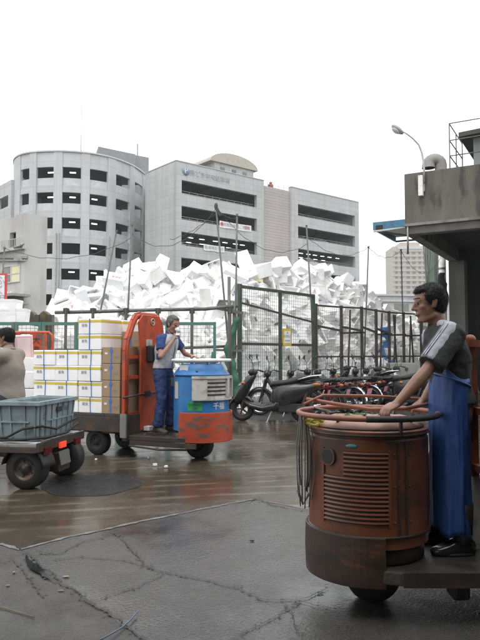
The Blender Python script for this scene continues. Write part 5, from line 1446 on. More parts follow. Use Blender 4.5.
mb = MB(); mb.box((GX + .12, -.03, .39), (.1, .12, .06)); part('white_block', mb, M_['white'], tb)
mb = MB(); mb.bar((GX + .3, -.40, .345), (GX + .62, -.25, .345), .012); mb.box((-.62, -.2, .345), (.3, .14, .015)); part('foot_pedal', mb, M_['darksteel'], tb)

TBM = Matrix.Translation(DB) @ Matrix.Rotation(AB, 4, 'Z')
# cargo boxes -------------------------------------------------------------
def banded_box(w_, d_, h_):
    """white foam box w(x) d(y) h, origin at bottom centre"""
    o = part('foam_box', MB().bb(-w_ / 2, w_ / 2, -d_ / 2, d_ / 2, .001, h_ - .045), M_['foam_c'], bevel=.006, segs=1)
    part('lid', MB().bb(-w_ / 2 - .001, w_ / 2 + .001, -d_ / 2 - .001, d_ / 2 + .001, h_ - .043, h_ - .002), M_['foam_c'], o, bevel=.006, segs=1)
    mb = MB(); e = .0035
    mb.bb(-w_ / 2 - e, w_ / 2 + e, -d_ / 2 - e, -d_ / 2 - .0015, h_ - .058, h_ - .024); mb.bb(-w_ / 2 - e, w_ / 2 + e, d_ / 2 + .0015, d_ / 2 + e, h_ - .058, h_ - .024)
    mb.bb(w_ / 2 + .0015, w_ / 2 + e, -d_ / 2 - .0015, d_ / 2 + .0015, h_ - .058, h_ - .024); mb.bb(-w_ / 2 - e, -w_ / 2 - .0015, -d_ / 2 - .0015, d_ / 2 + .0015, h_ - .058, h_ - .024)
    part('yellow_band', mb, M_['yellow'], o)
    text_mesh('鮮魚', .055, M_['ink'], o, (-w_ * .22, -d_ / 2 - .003, h_ * .55), upright((1, 0, 0)), 'stamp', .0008)
    return o
W_, D_, H_ = .425, .50, .232
proto_b = banded_box(W_, D_, H_); first = [True]
def strap(par, w_, d_, h_, x, lean=0):
    mb = MB(); mb.bar((x - lean, -d_ / 2 - .006, 0), (x + lean, -d_ / 2 - .006, h_), .016, .004); part('blue_strap', mb, M_['bluestrap'], par)
random.seed(11)
rown = ['bottom', 'second', 'third', 'top']
coln = ['leftmost', 'middle', 'right-hand']
X0 = -2.487
for yy, (yname, rows) in (( -.255, ('front', 4)), (.265, ('back', 4))):
    for c_ in range(3):
        n_ = rows + (2 if c_ == 2 else 0)
        for r_ in range(n_):
            o = proto_b if first[0] else dup(proto_b); first[0] = False
            o.location = TBM @ Vector((X0 + c_ * (W_ + .012), yy + random.uniform(-.014, .014), .627 + r_ * (H_ + .002))); o.rotation_euler = (0, 0, AB + random.uniform(-.03, .03))
            rn = rown[r_] if r_ < 4 else ('raised lower' if r_ == 4 else 'raised upper')
            if r_ < 4: lab = f'yellow banded white foam box in the {rn} row, {coln[c_]} column of the {yname} stack'
            else: lab = f'yellow banded white foam box, {"upper" if r_ == 5 else "lower"} of the pair raised above the {yname} stack'
            tag(o, lab, 'foam box', 'yellow banded foam boxes on the blue truck')
bpy.context.view_layer.update()
k_ = 0
for o in list(col.objects):
    if o.get('group') == 'yellow banded foam boxes on the blue truck' and 'front' in o['label'] and 'raised' not in o['label']:
        strap(o, W_, D_, H_, random.choice((.02, .0, .03)), random.uniform(-.006, .006)); k_ += 1
    elif o.get('group') == 'yellow banded foam boxes on the blue truck' and 'front' in o['label']:
        strap(o, W_, D_, H_, .0)
# cardboard cartons
def carton(w_, d_, h_):
    o = part('carton', MB().bb(-w_ / 2, w_ / 2, -d_ / 2, d_ / 2, .001, h_ - .002), M_['card'], bevel=.005, segs=1)
    mb = MB(); mb.bb(-w_ / 2 + .02, w_ / 2 - .02, -.025, .025, h_ - .0015, h_ + .0); part('top_tape', mb, M_['bluestrap'], o)
    mb = MB(); mb.bb(-.012, .012, -d_ / 2 - .004, -d_ / 2 - .0015, .0, h_); mb.box((.0, -d_ / 2 - .004, h_ * .75), (.05, .004, .04)); part('blue_strap', mb, M_['bluestrap'], o)
    mb = MB(); mb.box((-w_ * .27, -d_ / 2 - .002, h_ * .6), (.05, .003, .03)); part('white_label', mb, M_['sign'], o)
    text_mesh('冷凍', .045, M_['ink'], o, (w_ * .25, -d_ / 2 - .003, h_ * .42), upright((1, 0, 0)), 'stamp', .0008)
    return o
pc = carton(.325, .46, .243); fst = True
for yy, yn in ((-.27, 'near'), (.22, 'far')):
    for r_ in range(4 if yn == 'near' else 5):
        o = pc if fst else dup(pc); fst = False
        o.location = TBM @ Vector((-1.235, yy, .627 + r_ * .245)); o.rotation_euler = (0, 0, AB + random.uniform(-.02, .02))
        tag(o, f'brown carton with blue tape, {["lowest", "second", "third", "fourth", "fifth"][r_]} of the {yn} column by the orange guard', 'carton', 'brown cartons on the blue truck')

# ---- truck parked behind on the left: orange rack and boxes
tr = thing('turret_truck', 'rear turret truck with orange back rack and dark sign panel', 'turret truck', (P(32, 354, 11.6).x, 11.6, 0), 0, 'three-wheeled turret trucks')
w_ = 20 / 640 * 11.6
zt = P(0, 332.5, 11.6).z
mb = MB(); mb.tube([(-w_, 0, .55), (-w_, 0, zt - .06), (-w_ + .06, 0, zt), (w_ - .06, 0, zt), (w_, 0, zt - .06), (w_, 0, .55)], .028, 8)
for x in (-w_ + .12, w_ - .12): mb.bar((x, 0, .55), (x, 0, zt), .05)
mb.bar((-w_, 0, 1.3), (w_, 0, 1.3), .04); part('back_rack', mb, M_['orange'], tr)
mb = MB(); mb.bb(-.03, .19, -.03, -.01, 1.25, zt - .01); rp = part('rack_panel', mb, M_['orange_worn'], tr)
for i, c_ in enumerate('大進'): text_mesh(c_, .14, M_['blackmatt'], rp, (.08, -.034, zt - .15 - i * .17), upright((1, 0, 0)), 'panel_lettering', .001)
mb = MB(); mb.bb(-1.4, .9, -.1, .9, .50, .58); mb.bb(-1.3, .8, 0, .8, .35, .50); part('cargo_deck', mb, M_['darksteel'], tr)
truck_wheel(tr, -.8, .02, .20, .13); truck_wheel(tr, -.8, .75, .20, .13); truck_wheel(tr, .5, .4, .20, .13)
pk = part('foam_tray', MB().box((0, 0, 0), (.27, .07, .55)), M_['pinkfoam'], bevel=.012); tag(pk, 'pale pink foam tray standing on end behind the rider', 'foam tray')
pk.location = P(24.5, 352, 10.4); pk.rotation_euler = (R(12), R(-2), R(12))
mb = MB(); mb.box((0, -.038, .0), (.2, .01, .46)); part('tray_recess', mb, mat('pale_pink_inside', (.80, .62, .62), .7), pk)
mb = MB()
for i, (pp, lab) in enumerate((((28, 379), 'white foam box under the pink tray'), ((28, 396), 'white foam box second under the pink tray'), ((27, 365), 'half open white foam box just below the pink tray'))):
    o = part('foam_box', vbox(.44, .42, .245, open_=(i == 2)), M_['foam_c'], bevel=.008); o.location = P(*pp, 10.45); tag(o, lab, 'foam box')
# ---------------------------------------------------------------- left carrier with tub
ax = Vector((-1.2, .19)).normalized(); AC = math.atan2(ax.y, ax.x)  # local x forward (to the left), y = nearer side
cc_ = thing('cargo_trike', 'small flatbed carrier with fat rear tyres and lit tail lamp', 'cargo vehicle', (P(40, 354, 7.05).x, 7.05, 0), AC)
# local: x forward, y: left of forward = toward camera (-Y); near rear corner at origin, far side at y=-1.2
BZ = .475
mb = MB(); mb.bb(0, 2.6, -1.2, 0, BZ, BZ + .035); part('bed', mb, M_['greysteel'], cc_, bevel=.005)
mb = MB(); 
mb.bb(-.02, .02, -1.22, .02, BZ - .05, BZ + .05); mb.bb(0.02, 2.6, -.06, .01, BZ - .06, BZ - .002); mb.bb(.02, 2.6, -1.21, -1.14, BZ - .06, BZ - .002); mb.bb(.3, 2.6, -.8, -.4, .3, BZ - .002); part('frame', mb, M_['darksteel'], cc_, bevel=.004)
for i in range(7):
    pass
mb = MB()
for i in range(9): mb.bb(.02, .5, -1.15 + i * .13, -1.10 + i * .13, BZ + .036, BZ + .05)
part('bed_slats', mb, M_['white'], cc_)
truck_wheel(cc_, .20, -.16, .232, .19, 'rear_wheel'); truck_wheel(cc_, .13, -.98, .232, .19, 'rear_wheel'); truck_wheel(cc_, 1.85, -.6, .232, .18, 'front_wheel')
mb = MB(); mb.lathe([(.25, -.30), (.262, -.28), (.262, -.02), (.25, 0)], (.20, -.02, .232), 16, a0=R(10), a1=R(175), axis='Y'); f_ = part('mudguard', mb, M_['blackmatt'], cc_); f_.modifiers.new('t', 'SOLIDIFY').thickness = .008
mb = MB();  mb.cyl((.13, -.9, .232), (.13, -.2, .232), .05, 10); mb.bb(-.05, .25, -.72, -.42, .14, .36); part('axle_housing', mb, M_['darksteel'], cc_, bevel=.01)
for (x, m_, nm) in ((-.14, 'redlens', 'reflector'), (-.95, 'redlens', 'reflector')):
    mb = MB(); mb.bb(-.045, -.021, x - .10, x + .06, BZ - .085, BZ - .01); part(nm, mb, M_[m_], cc_)
mb = MB(); mb.bb(-.05, -.022, -.62, -.46, BZ - .07, BZ + .0); part('tail_lamp', mb, M_['redlit'], cc_, bevel=.006)
mb = MB(); mb.box((-.07, -.52, .30), (.012, .26, .16), Matrix.Rotation(R(12), 3, 'Y')); part('number_plate', mb, mat('dull_plate', (.12, .12, .115), .5), cc_)
mb = MB(); mb.bb(.60, 1.15, -1.05, -.35, BZ + .035, .80); part('seat_base', mb, M_['white'], cc_, bevel=.04)
mb = MB(); mb.bb(.58, 1.12, -1.02, -.38, .80, .88); part('seat', mb, M_['blackmatt'], cc_, bevel=.03)
mb = MB(); mb.lathe([(0, .3), (.3, .3), (.3, 1.05), (.26, 1.12), (0, 1.12)], (1.85, -.65, 0), 32); part('front_drum', mb, M_['white'], cc_)
mb = MB(); mb.ring((1.85, -.65, 1.2), .32, .018); part('steering_ring', mb, M_['darksteel'], cc_)
# tub
tbx = thing('plastic_tub', 'blue-grey ribbed plastic tub standing on the left carrier', 'tub', (0, 0, 0), 0)
CM = Matrix.Translation(cc_.location) @ Matrix.Rotation(AC, 4, 'Z')
tc_ = CM @ Vector((.29, -.56, BZ + .055)); tbx.location = tc_; tbx.rotation_euler = (0, 0, AC)
lx, ly, hh = .25, .50, .43; k = .90; wl_ = .025
def rp_(a, b, z): return [(-a, -b, z), (a, -b, z), (a, b, z), (-a, b, z)]
mb = MB(); vs = rp_(lx * k, ly * k, 0) + rp_(lx, ly, hh) + rp_(lx - wl_, ly - wl_, hh) + rp_(lx * k - wl_, ly * k - wl_, .02); fs = [(3, 2, 1, 0)]
for a in (0, 4, 8):
    for q in range(4): fs.append((a + q, a + (q + 1) % 4, a + 4 + (q + 1) % 4, a + 4 + q))
fs.append((12, 13, 14, 15)); mb.add(vs, fs); tb1 = part('tub_body', mb, M_['tub'], tbx, bevel=.008)
mb = MB()
for (a, b, c_, d_) in ((-lx - .03, lx + .03, -ly - .03, -ly + .005), (-lx - .03, lx + .03, ly - .005, ly + .03), (-lx - .03, -lx + .005, -ly + .005, ly - .005), (lx - .005, lx + .03, -ly + .005, ly - .005)): mb.bb(a, b, c_, d_, hh - .035, hh + .012)
part('rim', mb, M_['tub'], tbx, bevel=.006)
mb = MB()
for t_ in (-.9, -.62, -.3, 0, .3, .62, .9):
    for s_ in (-1, 1):
        mb.bar((s_ * (lx * k + .008), t_ * ly * k, .02), (s_ * (lx + .008), t_ * ly, hh - .03), .014, .016)
for t_ in (-.85, -.35, .35, .85):
    for s_ in (-1, 1):
        mb.bar((t_ * lx * k, s_ * (ly * k + .008), .02), (t_ * lx, s_ * (ly + .008), hh - .03), .016, .014)
for s_ in (-1, 1):
    mb.bb(s_ * (lx * .955) - .014, s_ * (lx * .955) + .014, -ly * .9, ly * .55, .205, .222); mb.bb(-lx * .55, lx * .9, s_ * (ly * .955) - .014, s_ * (ly * .955) + .014, .205, .222)
part('ribs', mb, M_['tub'], tbx)
mb = MB(); mb.box((-lx - .008, -.02 + .42 * 0, hh * .75), (.02, .12, .06)); part('handle_slot', mb, M_['darksteel'], tbx, bevel=.005)
text_mesh('市場', .075, mat('faded_tub_print', (.10, .12, .14), .6), tbx, (-lx * .985 - .003, -.24, hh * .72), upright((0, -1, 0)), 'faded_print', .001)
text_mesh('口', .09, bpy.data.materials['faded_tub_print'], tbx, (-lx * .975 - .003, .32, hh * .62), upright((0, -1, 0)), 'faded_print', .001)
cord = thing('black_cord', 'black elastic cord looped around the foot of the tub', 'cord', tc_, AC)
mb = MB(); mb.tube([(lx + .05, ly * .9, .03), (.1, ly + .03, .05), (-lx * .3, ly * .97 + .03, .14), (-lx - .02, ly * .9, .17), (-lx - .03, .1, .10), (-lx - .03, -ly * .9, .17)], .014, 8); mb.tube([(lx, ly * .93 + .02, .01), (-.1, ly + .05, .03), (-lx - .05, ly * .8, .04), (-lx - .05, -.1, .03), (-lx - .04, -ly, .10)], .016, 8); part('cord', mb, M_['rubber'], cord)

# ---------------------------------------------------------------- near orange-brown truck
DA = P(366.5, 354, 4.0); DA.z = 0
ta = thing('turret_truck', 'rusty orange-brown turret truck nearest the camera on the right', 'turret truck', DA, PI, 'three-wheeled turret trucks')
# local x = forward = world -X ; local y = world -Y (toward the camera)
mb = MB(); mb.lathe([(.0, .40), (.355, .40), (.355, .45), (.362, .46), (.362, 1.005), (.352, 1.02), (.352, 1.03), (.363, 1.04), (.363, 1.055), (.34, 1.062), (.0, 1.062)], n=72, smooth=True)
da = part('drum_cover', mb, M_['rust_orange'], ta, bevel=0); da.modifiers.new('e', 'EDGE_SPLIT').split_angle = R(30)
ca = PI / 2  # angle facing the camera (local +y)
def cpx(px): return ca - math.asin(max(-1, min(1, (px - 366.5) / 58.5))) * -1 * -1 if False else ca + math.asin(max(-1, min(1, (366.5 - px) / 58.5))) * -1
# local x points to world -X: a point left in the picture has local angle < 90deg
gl, gr = ca - math.asin((366.5 - 321) / 58.5) - R(4), ca + math.asin((386.5 - 366.5) / 58.5) - R(12)
zlo, zhi = 1.5 - (523 - 354) * 3.64 / 640, 1.5 - (451 - 354) * 3.64 / 640
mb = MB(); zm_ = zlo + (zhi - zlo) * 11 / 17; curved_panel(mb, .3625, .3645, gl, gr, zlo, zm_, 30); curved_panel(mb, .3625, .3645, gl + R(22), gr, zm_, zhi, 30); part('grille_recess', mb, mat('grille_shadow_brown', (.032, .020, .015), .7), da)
mb = MB(); ns_ = 17
for i in range(ns_):
    z0 = zlo + (zhi - zlo) * (i + .28) / ns_; z1_ = zlo + (zhi - zlo) * (i + .80) / ns_
    l_ = gl if i < 11 else gl + R(22)
    mb.lathe([(.3645, z0), (.372, z0 + .003), (.368, z1_), (.3645, z1_)], n=30, smooth=False, a0=l_, a1=gr)
for a in (gl, gr): curved_panel(mb, .3645, .371, a - R(1.2), a + R(1.2), zlo - .008, zhi + .008, 2)
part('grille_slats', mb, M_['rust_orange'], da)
hp = ca - math.asin((366.5 - 326) / 58.5) - R(5); hz = 1.5 - (458 - 354) * 3.66 / 640
mb = MB(); q = on_drum(hp, .355, hz); q2 = on_drum(hp, .376, hz); mb.tube([q, q2], .052, 24); hr = part('round_opening', mb, M_['rust_orange'], da)
mb = MB(); mb.tube([q2, on_drum(hp, .3775, hz)], .040, 24); part('opening_hole', mb, M_['garage_in'], hr)
bp = ca - math.asin((366.5 - 352) / 58.5) - R(11); bz = 1.5 - (446 - 354) * 3.64 / 640
mb = MB(); mb.ell(on_drum(bp, .364, bz), (.034, .006, .011), Matrix.Rotation(bp - PI / 2, 3, 'Z')); part('badge', mb, M_['cyan_badge'], da)
mb = MB()
for a in (gr + R(9), gr + R(17)): curved_panel(mb, .3625, .368, a - R(.9), a + R(.9), .46, 1.0, 2)
mb.ring((0, 0, 1.035), .365, .006, n=60, k=6)
mb.ring((0, 0, .47), .364, .008, n=60, k=6)
for a in (gr + R(5), gr + R(21)):
    for z in (.55, .75, .93): mb.ell(on_drum(a, .364, z), (.007, .007, .007))
part('drum_seams', mb, M_['rust_bumper'], da)
mb = MB(); mb.lathe([(.28, .30), (.33, .31), (.33, .40), (.28, .40)], n=40); part('drum_base', mb, M_['darksteel'], ta)
bumper(ta, .372, .195, .475, R(-98), R(93), M_['rust_bumper'], t=.012)
mb = MB(); mb.prism([(-2.3, -.45), (-.35, -.45), (-.1, -.42), (.15, -.33), (.3, -.2), (.3, .2), (.15, .33), (-.1, .42), (-.35, .44), (-2.3, .44)], .225, .30); pf = part('platform', mb, M_['deck'], ta, bevel=.008)
mb = MB(); mb.bb(-2.3, -.1, .44, .455, .23, .31); mb.bb(-2.3, -.1, -.465, -.45, .23, .31); part('platform_edge', mb, M_['darksteel'], ta)
truck_wheel(ta, -.02, 0, .17, .15, 'front_wheel')
mb = MB(); mb.bb(-.16, .10, -.13, .13, .16, .30); part('drive_fork', mb, M_['darksteel'], ta, bevel=.01)
mb = MB(); mb.cyl((-.46, .10, .0), (-.46, .10, .23), .0, 3) if False else mb.bb(-.52, -.42, .15, .30, .10, .23); part('under_box', mb, M_['rubber'], ta, bevel=.02)
truck_wheel(ta, -1.9, .36, .112, .12, 'rear_wheel'); truck_wheel(ta, -1.9, -.36, .112, .12, 'rear_wheel')
sra = steer_ring(ta, .425, 1.137, M_['hose'], .016, mhub='darksteel')
mb = MB(); mb.ring((0, 0, 1.137), .425, .0185, n=24, k=10, a0=R(78), a1=R(155)); part('black_grip', mb, M_['rubber'], sra)
# second bar and loose hose over the ring
mb = MB(); mb.tube([(.36, -.14, 1.21), (.2, -.02, 1.19), (0, .10, 1.165), (-.2, .12, 1.17), (-.30, .05, 1.18), (-.4, -.1, 1.18)], .012, 8); mb.tube([(.40, .05, 1.19), (.25, -.20, 1.23), (-.1, -.30, 1.22), (-.42, -.28, 1.20)], .010, 8); part('loose_cable', mb, M_['hose'], ta)
# things lying on the drum: pink cloth, leaves, yellow rope
cl = thing('pink_cloth', 'crumpled pale pink cloth spread on the near drum top', 'cloth', DA + Vector((0, 0, 1.064)), PI)
mb = MB(); rings = []
vs = []; fs = []; n = 30; m = 8
for j in range(m + 1):
    for i in range(n):
        a = 2 * PI * i / n; r = .34 * j / m; x, y = r * math.cos(a), r * math.sin(a)
        z = .045 + .028 * noise.noise(Vector((x * 6, y * 6, 1))) + .015 * noise.noise(Vector((x * 15, y * 15, 3)))
        if j == m: z = .004
        if j == m - 1: z *= .8
        vs.append((x, y, z))
for j in range(m):
    for i in range(n): fs.append((j * n + i, (j + 1) * n + i, (j + 1) * n + (i + 1) % n, j * n + (i + 1) % n))
fs.append([m * n + i for i in range(n)])
mb.add(vs, fs, True); part('cloth', mb, M_['pinkcloth'], cl)
mb = MB(); mb.bb(-.132, -.118, .32, .352, -.03, .055); part('strap', mb, M_['blackmatt'], cl)
lf = thing('leaf_scraps', 'scatter of green leaf scraps inside the near steering ring', 'leaves', DA + Vector((-.05, .0, 1.135)), 0)
mb = MB(); random.seed(4)
for i in range(46):
    a = random.uniform(0, 2 * PI); r = .16 * math.sqrt(random.random()); c_ = Vector((r * 1.3 * math.cos(a), r * math.sin(a) + .05, random.uniform(-.03, .03)))
    q = Matrix.Rotation(random.uniform(0, 6), 3, 'Z') @ Matrix.Rotation(random.uniform(-.8, .8), 3, 'X'); s_ = random.uniform(.015, .035)
    mb.add([c_ + q @ Vector(v) * s_ for v in ((-1, 0, 0), (0, -.45, .1), (1, 0, 0), (0, .45, .1))], [(0, 1, 2, 3)])
part('leaves', mb, M_['leaf'], lf, fix=False)
yr = thing('yellow_rope', 'coil of dirty yellow rope at the left of the near drum top', 'rope', P(314, 421, 3.93))
mb = MB(); pts = []
for i in range(60):
    a = i * .45; pts.append((.055 * math.cos(a) + .01 * math.sin(i), .06 * math.sin(a), .02 * math.sin(i * .7) + .0))
mb.tube(pts, .009, 6); part('rope', mb, M_['yellowrope'], yr)
# hanging cord bundle at the left of the ring
hb = thing('cord_bundle', 'grey cords hanging from the left of the near steering ring', 'cords', P(303, 413, 3.9))
mb = MB()
for i in range(12):
    x = -.03 + .007 * i + .006 * math.sin(i * 3); y = .02 * math.sin(i * 5); l_ = .50 + .07 * math.sin(i * 2.3)
    mb.tube([(x * .6, y, .0), (x * 1.3, y + .01, -l_ * .4), (x * 1.2, y, -l_ * .8), (x * .9, y, -l_)], .0035, 6)
mb.tube([(-.035, 0, -.46), (.0, .02, -.55), (.035, 0, -.48)], .008, 6)
part('cords', mb, mat('dull_grey_cord', (.12, .12, .115), .8), hb)
# back guard
def pxX(px, Y): return -(P(px, 354, Y).x - DA.x)
mb = MB()
gz = P(0, 334.5, 4.05).z
for (Y_, px) in ((4.05, 470.5), (3.62, 505)):
    x = pxX(px, Y_); y = -(Y_ - 4.0); mb.bb(x - .03, x + .03, y - .03, y + .03, .72, gz - .03); mb.ell((x, y, gz - .03), (.034, .034, .03))
xa, xb = pxX(470.5, 4.05), pxX(505, 3.62)
for z in (gz - .06, 1.15, .8): mb.bar((xa, -.05, z), (xb, .38, z), .04)
part('back_guard', mb, mat('brown_orange_guard', (.22, .065, .03), .5, dirt=(.05, .03, .02), dscale=5, damt=.6), ta)
for (x, y) in ((xa, -.05), (xb, .38)):
    mb = MB(); mb.bb(x - .033, x + .033, y - .033, y + .033, .30, .74); part('white_sleeve', mb, M_['cream'], ta)
mb = MB(); mb.prism([(xa - .06, -.03), (xb - .05, .36), (xb - .07, .36), (xa - .08, -.03)], .32, 1.35); part('guard_board', mb, M_['interior'], ta)
# ---------------------------------------------------------------- people
M_['greystripe'] = mat('grey_stripe', (.20, .20, .23), .85)
def head_frame(c, fwd, up):
    f = Vector(fwd).normalized(); u = Vector(up); u = (u - f * u.dot(f)).normalized(); l = u.cross(f)
    return Matrix((f, l, u)).transposed(), Vector(c)
def add_head(mb, H, c, s=1.0):
    def E(p, r, rx=None): mb.ell(c + H @ (Vector(p) * s), [q * s for q in r], H if rx is None else H @ rx, 24, 16)
    def C(a, b, ra, rb): mb.cap(c + H @ (Vector(a) * s), c + H @ (Vector(b) * s), ra * s, rb * s, 12)
    E((-.012, 0, .035), (.094, .074, .084)); E((.018, 0, .02), (.070, .068, .075)); E((.022, 0, -.03), (.062, .062, .075))
    E((.028, 0, -.078), (.050, .050, .034)); E((.066, 0, -.098), (.020, .024, .017)); C((-.01, .045, -.07), (.05, .026, -.098), .018, .016); C((-.01, -.045, -.07), (.05, -.026, -.098), .018, .016)
    C((.083, 0, .018), (.101, 0, -.022), .0085, .012); E((.104, 0, -.026), (.012, .011, .010)); E((.093, .012, -.030), (.009, .008, .007)); E((.093, -.012, -.030), (.009, .008, .007))
    C((.078, .012, .030), (.066, .046, .028), .0085, .008); C((.078, -.012, .030), (.066, -.046, .028), .0085, .008)
    E((.050, .038, -.018), (.026, .022, .022)); E((.050, -.038, -.018), (.026, .022, .022))
    E((.080, 0, -.058), (.012, .026, .012)); E((.086, 0, -.055), (.009, .021, .0055)); E((.085, 0, -.066), (.009, .018, .006))
    for s_ in (-1, 1):
        R_ = Matrix.Rotation(R(18 * s_), 3, 'Z') @ Matrix.Rotation(R(-10), 3, 'Y')
        E((-.006, .074 * s_, -.004), (.018, .006, .031), R_); C((.004, .071 * s_, -.022), (-.002, .074 * s_, .0), .007, .008); C((-.02, .079 * s_, .012), (-.016, .078 * s_, -.01), .006, .005)
def add_hand(mb, wr, d, n, side, curl, s=1.0, spread=.10, thumb_in=.5):
    """wr wrist point, d direction of palm, n palm-side normal (the way fingers curl), side +1 thumb on left of d when seen from the back"""
    d = Vector(d).normalized(); n = Vector(n); n = (n - d * n.dot(d)).normalized(); w_ = d.cross(n) * side
    wr = Vector(wr)
    Rm = Matrix((d, w_, n)).transposed()
    mb.ell(wr + d * .045 * s, (.052 * s, .038 * s, .0155 * s), Rm, 18, 12); mb.ell(wr + d * .065 * s, (.034 * s, .041 * s, .0135 * s), Rm, 16, 10)
    mb.cap(wr - d * .02 * s, wr + d * .02 * s, .024 * s, .023 * s, 12)
    for i, (o_, L_, r_) in enumerate(((.030, .070, .0088), (.0105, .078, .0092), (-.0095, .072, .0086), (-.0285, .057, .0076))):
        p = wr + d * (.088 - abs(i - 1.2) * .005) * s + w_ * o_ * s
        a = 0; dd = d
        for seg_, fr in enumerate((.45, .30, .25)):
            a += curl * (.9 if seg_ == 0 else 1.1)
            dirn = (d * math.cos(a) + n * math.sin(a) + w_ * (spread * (1.3 - i) * .5)).normalized()
            q = p + dirn * L_ * fr * s
            mb.cap(p, q, r_ * s * (1 - .08 * seg_), r_ * s * (.93 - .09 * seg_), 10); p = q
    p = wr + d * .025 * s + w_ * .028 * s; t1 = (d * .7 + w_ * .75 + n * .35).normalized(); q = p + t1 * .038 * s; mb.cap(p, q, .0135 * s, .011 * s, 10)
    t2 = (d * (.9 - thumb_in * .3) + w_ * (.25 - thumb_in * .4) + n * (.3 + thumb_in)).normalized(); r2 = q + t2 * .030 * s; mb.cap(q, r2, .0105 * s, .0095 * s, 10); mb.cap(r2, r2 + t2 * .022 * s, .0095 * s, .0078 * s, 10)
def remesh(o, vox, smooth=2, disp=None, fac=.5):
    m = o.modifiers.new('merge', 'REMESH'); m.mode = 'VOXEL'; m.voxel_size = vox; m.use_smooth_shade = True
    if smooth:
        s_ = o.modifiers.new('smooth', 'SMOOTH'); s_.iterations = smooth; s_.factor = fac
    if disp:
        t = bpy.data.textures.new('folds', 'CLOUDS'); t.noise_scale = disp[1]; t.noise_depth = 2
        d = o.modifiers.new('folds', 'DISPLACE'); d.texture = t; d.strength = disp[0]; d.mid_level = .5; d.texture_coords = 'LOCAL'
    # bake
    bpy.context.view_layer.update()
    dg = bpy.context.evaluated_depsgraph_get(); me = bpy.data.meshes.new_from_object(o.evaluated_get(dg)); old = o.data; o.modifiers.clear(); o.data = me; bpy.data.meshes.remove(old)
    for p in o.data.polygons: p.use_smooth = True
    return o
def lerp(a, b, t): return Vector(a).lerp(Vector(b), t)
def torso(mb, J, g=0.0, hips=True, w=1.0, lo=None):
    pe, ch, nk = Vector(J['pelvis']), Vector(J['chest']), Vector(J['neck'])
    keys = [(pe + Vector((0, 0, -.10)), .085, .125), (pe, .108, .152), (lerp(pe, ch, .5), .098, .140), (ch, .116, .166), (lerp(ch, nk, .45), .102, .168), (lerp(ch, nk, .8), .078, .120), (nk, .055, .062)]
    st = 0 if hips else 1
    if lo is not None: keys[st] = (pe + Vector((0, 0, lo)), .112, .155)
    rings = []; N_ = 8
    for i in range(st, len(keys) - 1):
        for k in range(N_ if i < len(keys) - 2 else N_ + 1):
            t = k / N_; p0 = keys[max(st, i - 1)]; p1 = keys[i]; p2 = keys[i + 1]; p3 = keys[min(len(keys) - 1, i + 2)]
            def crv(a_, b_, c_, d_): return .5 * ((2 * b_) + (c_ - a_) * t + (2 * a_ - 5 * b_ + 4 * c_ - d_) * t * t + (-a_ + 3 * b_ - 3 * c_ + d_) * t ** 3)
            c = p1[0].lerp(p2[0], t); rings.append(oval(c, crv(p0[1], p1[1], p2[1], p3[1]) + g, (crv(p0[2], p1[2], p2[2], p3[2])) * w + g, 32, p=2.25))
    mb.loft(rings)
    for s_ in ('shL', 'shR'): mb.cap(J[s_], lerp(ch, nk, .72), .056 + g, .060 + g); mb.cap(J[s_], lerp(ch, nk, .2), .056 + g, .085 + g)
def blades(o, hc, H, n, L_, seed):
    """short strands standing off the hair surface"""
    rnd = random.Random(seed); me = o.data; bm = bmesh.new(); bm.from_mesh(me); bm.normal_update(); fl = list(bm.faces); back = -(H.col[0]); dn = -(H.col[2])
    for i in range(n):
        f = rnd.choice(fl); p = f.calc_center_median() + Vector((rnd.gauss(0, .002), rnd.gauss(0, .002), rnd.gauss(0, .002))); nn = f.normal.copy()
        d = (nn * rnd.uniform(.25, .9) + dn * rnd.uniform(.1, .7) - back * rnd.uniform(-.3, .5) + Vector((rnd.gauss(0, .3), rnd.gauss(0, .3), rnd.gauss(0, .2)))).normalized()
        s_ = d.cross(Vector((rnd.gauss(0, 1), rnd.gauss(0, 1), rnd.gauss(0, 1)))).normalized() * .0009; l_ = L_ * rnd.uniform(.6, 1.3)
        v = [bm.verts.new(p - s_ - nn * .001), bm.verts.new(p + s_ - nn * .001), bm.verts.new(p + d * l_)]; bm.faces.new(v).smooth = False
    bm.to_mesh(me); bm.free()
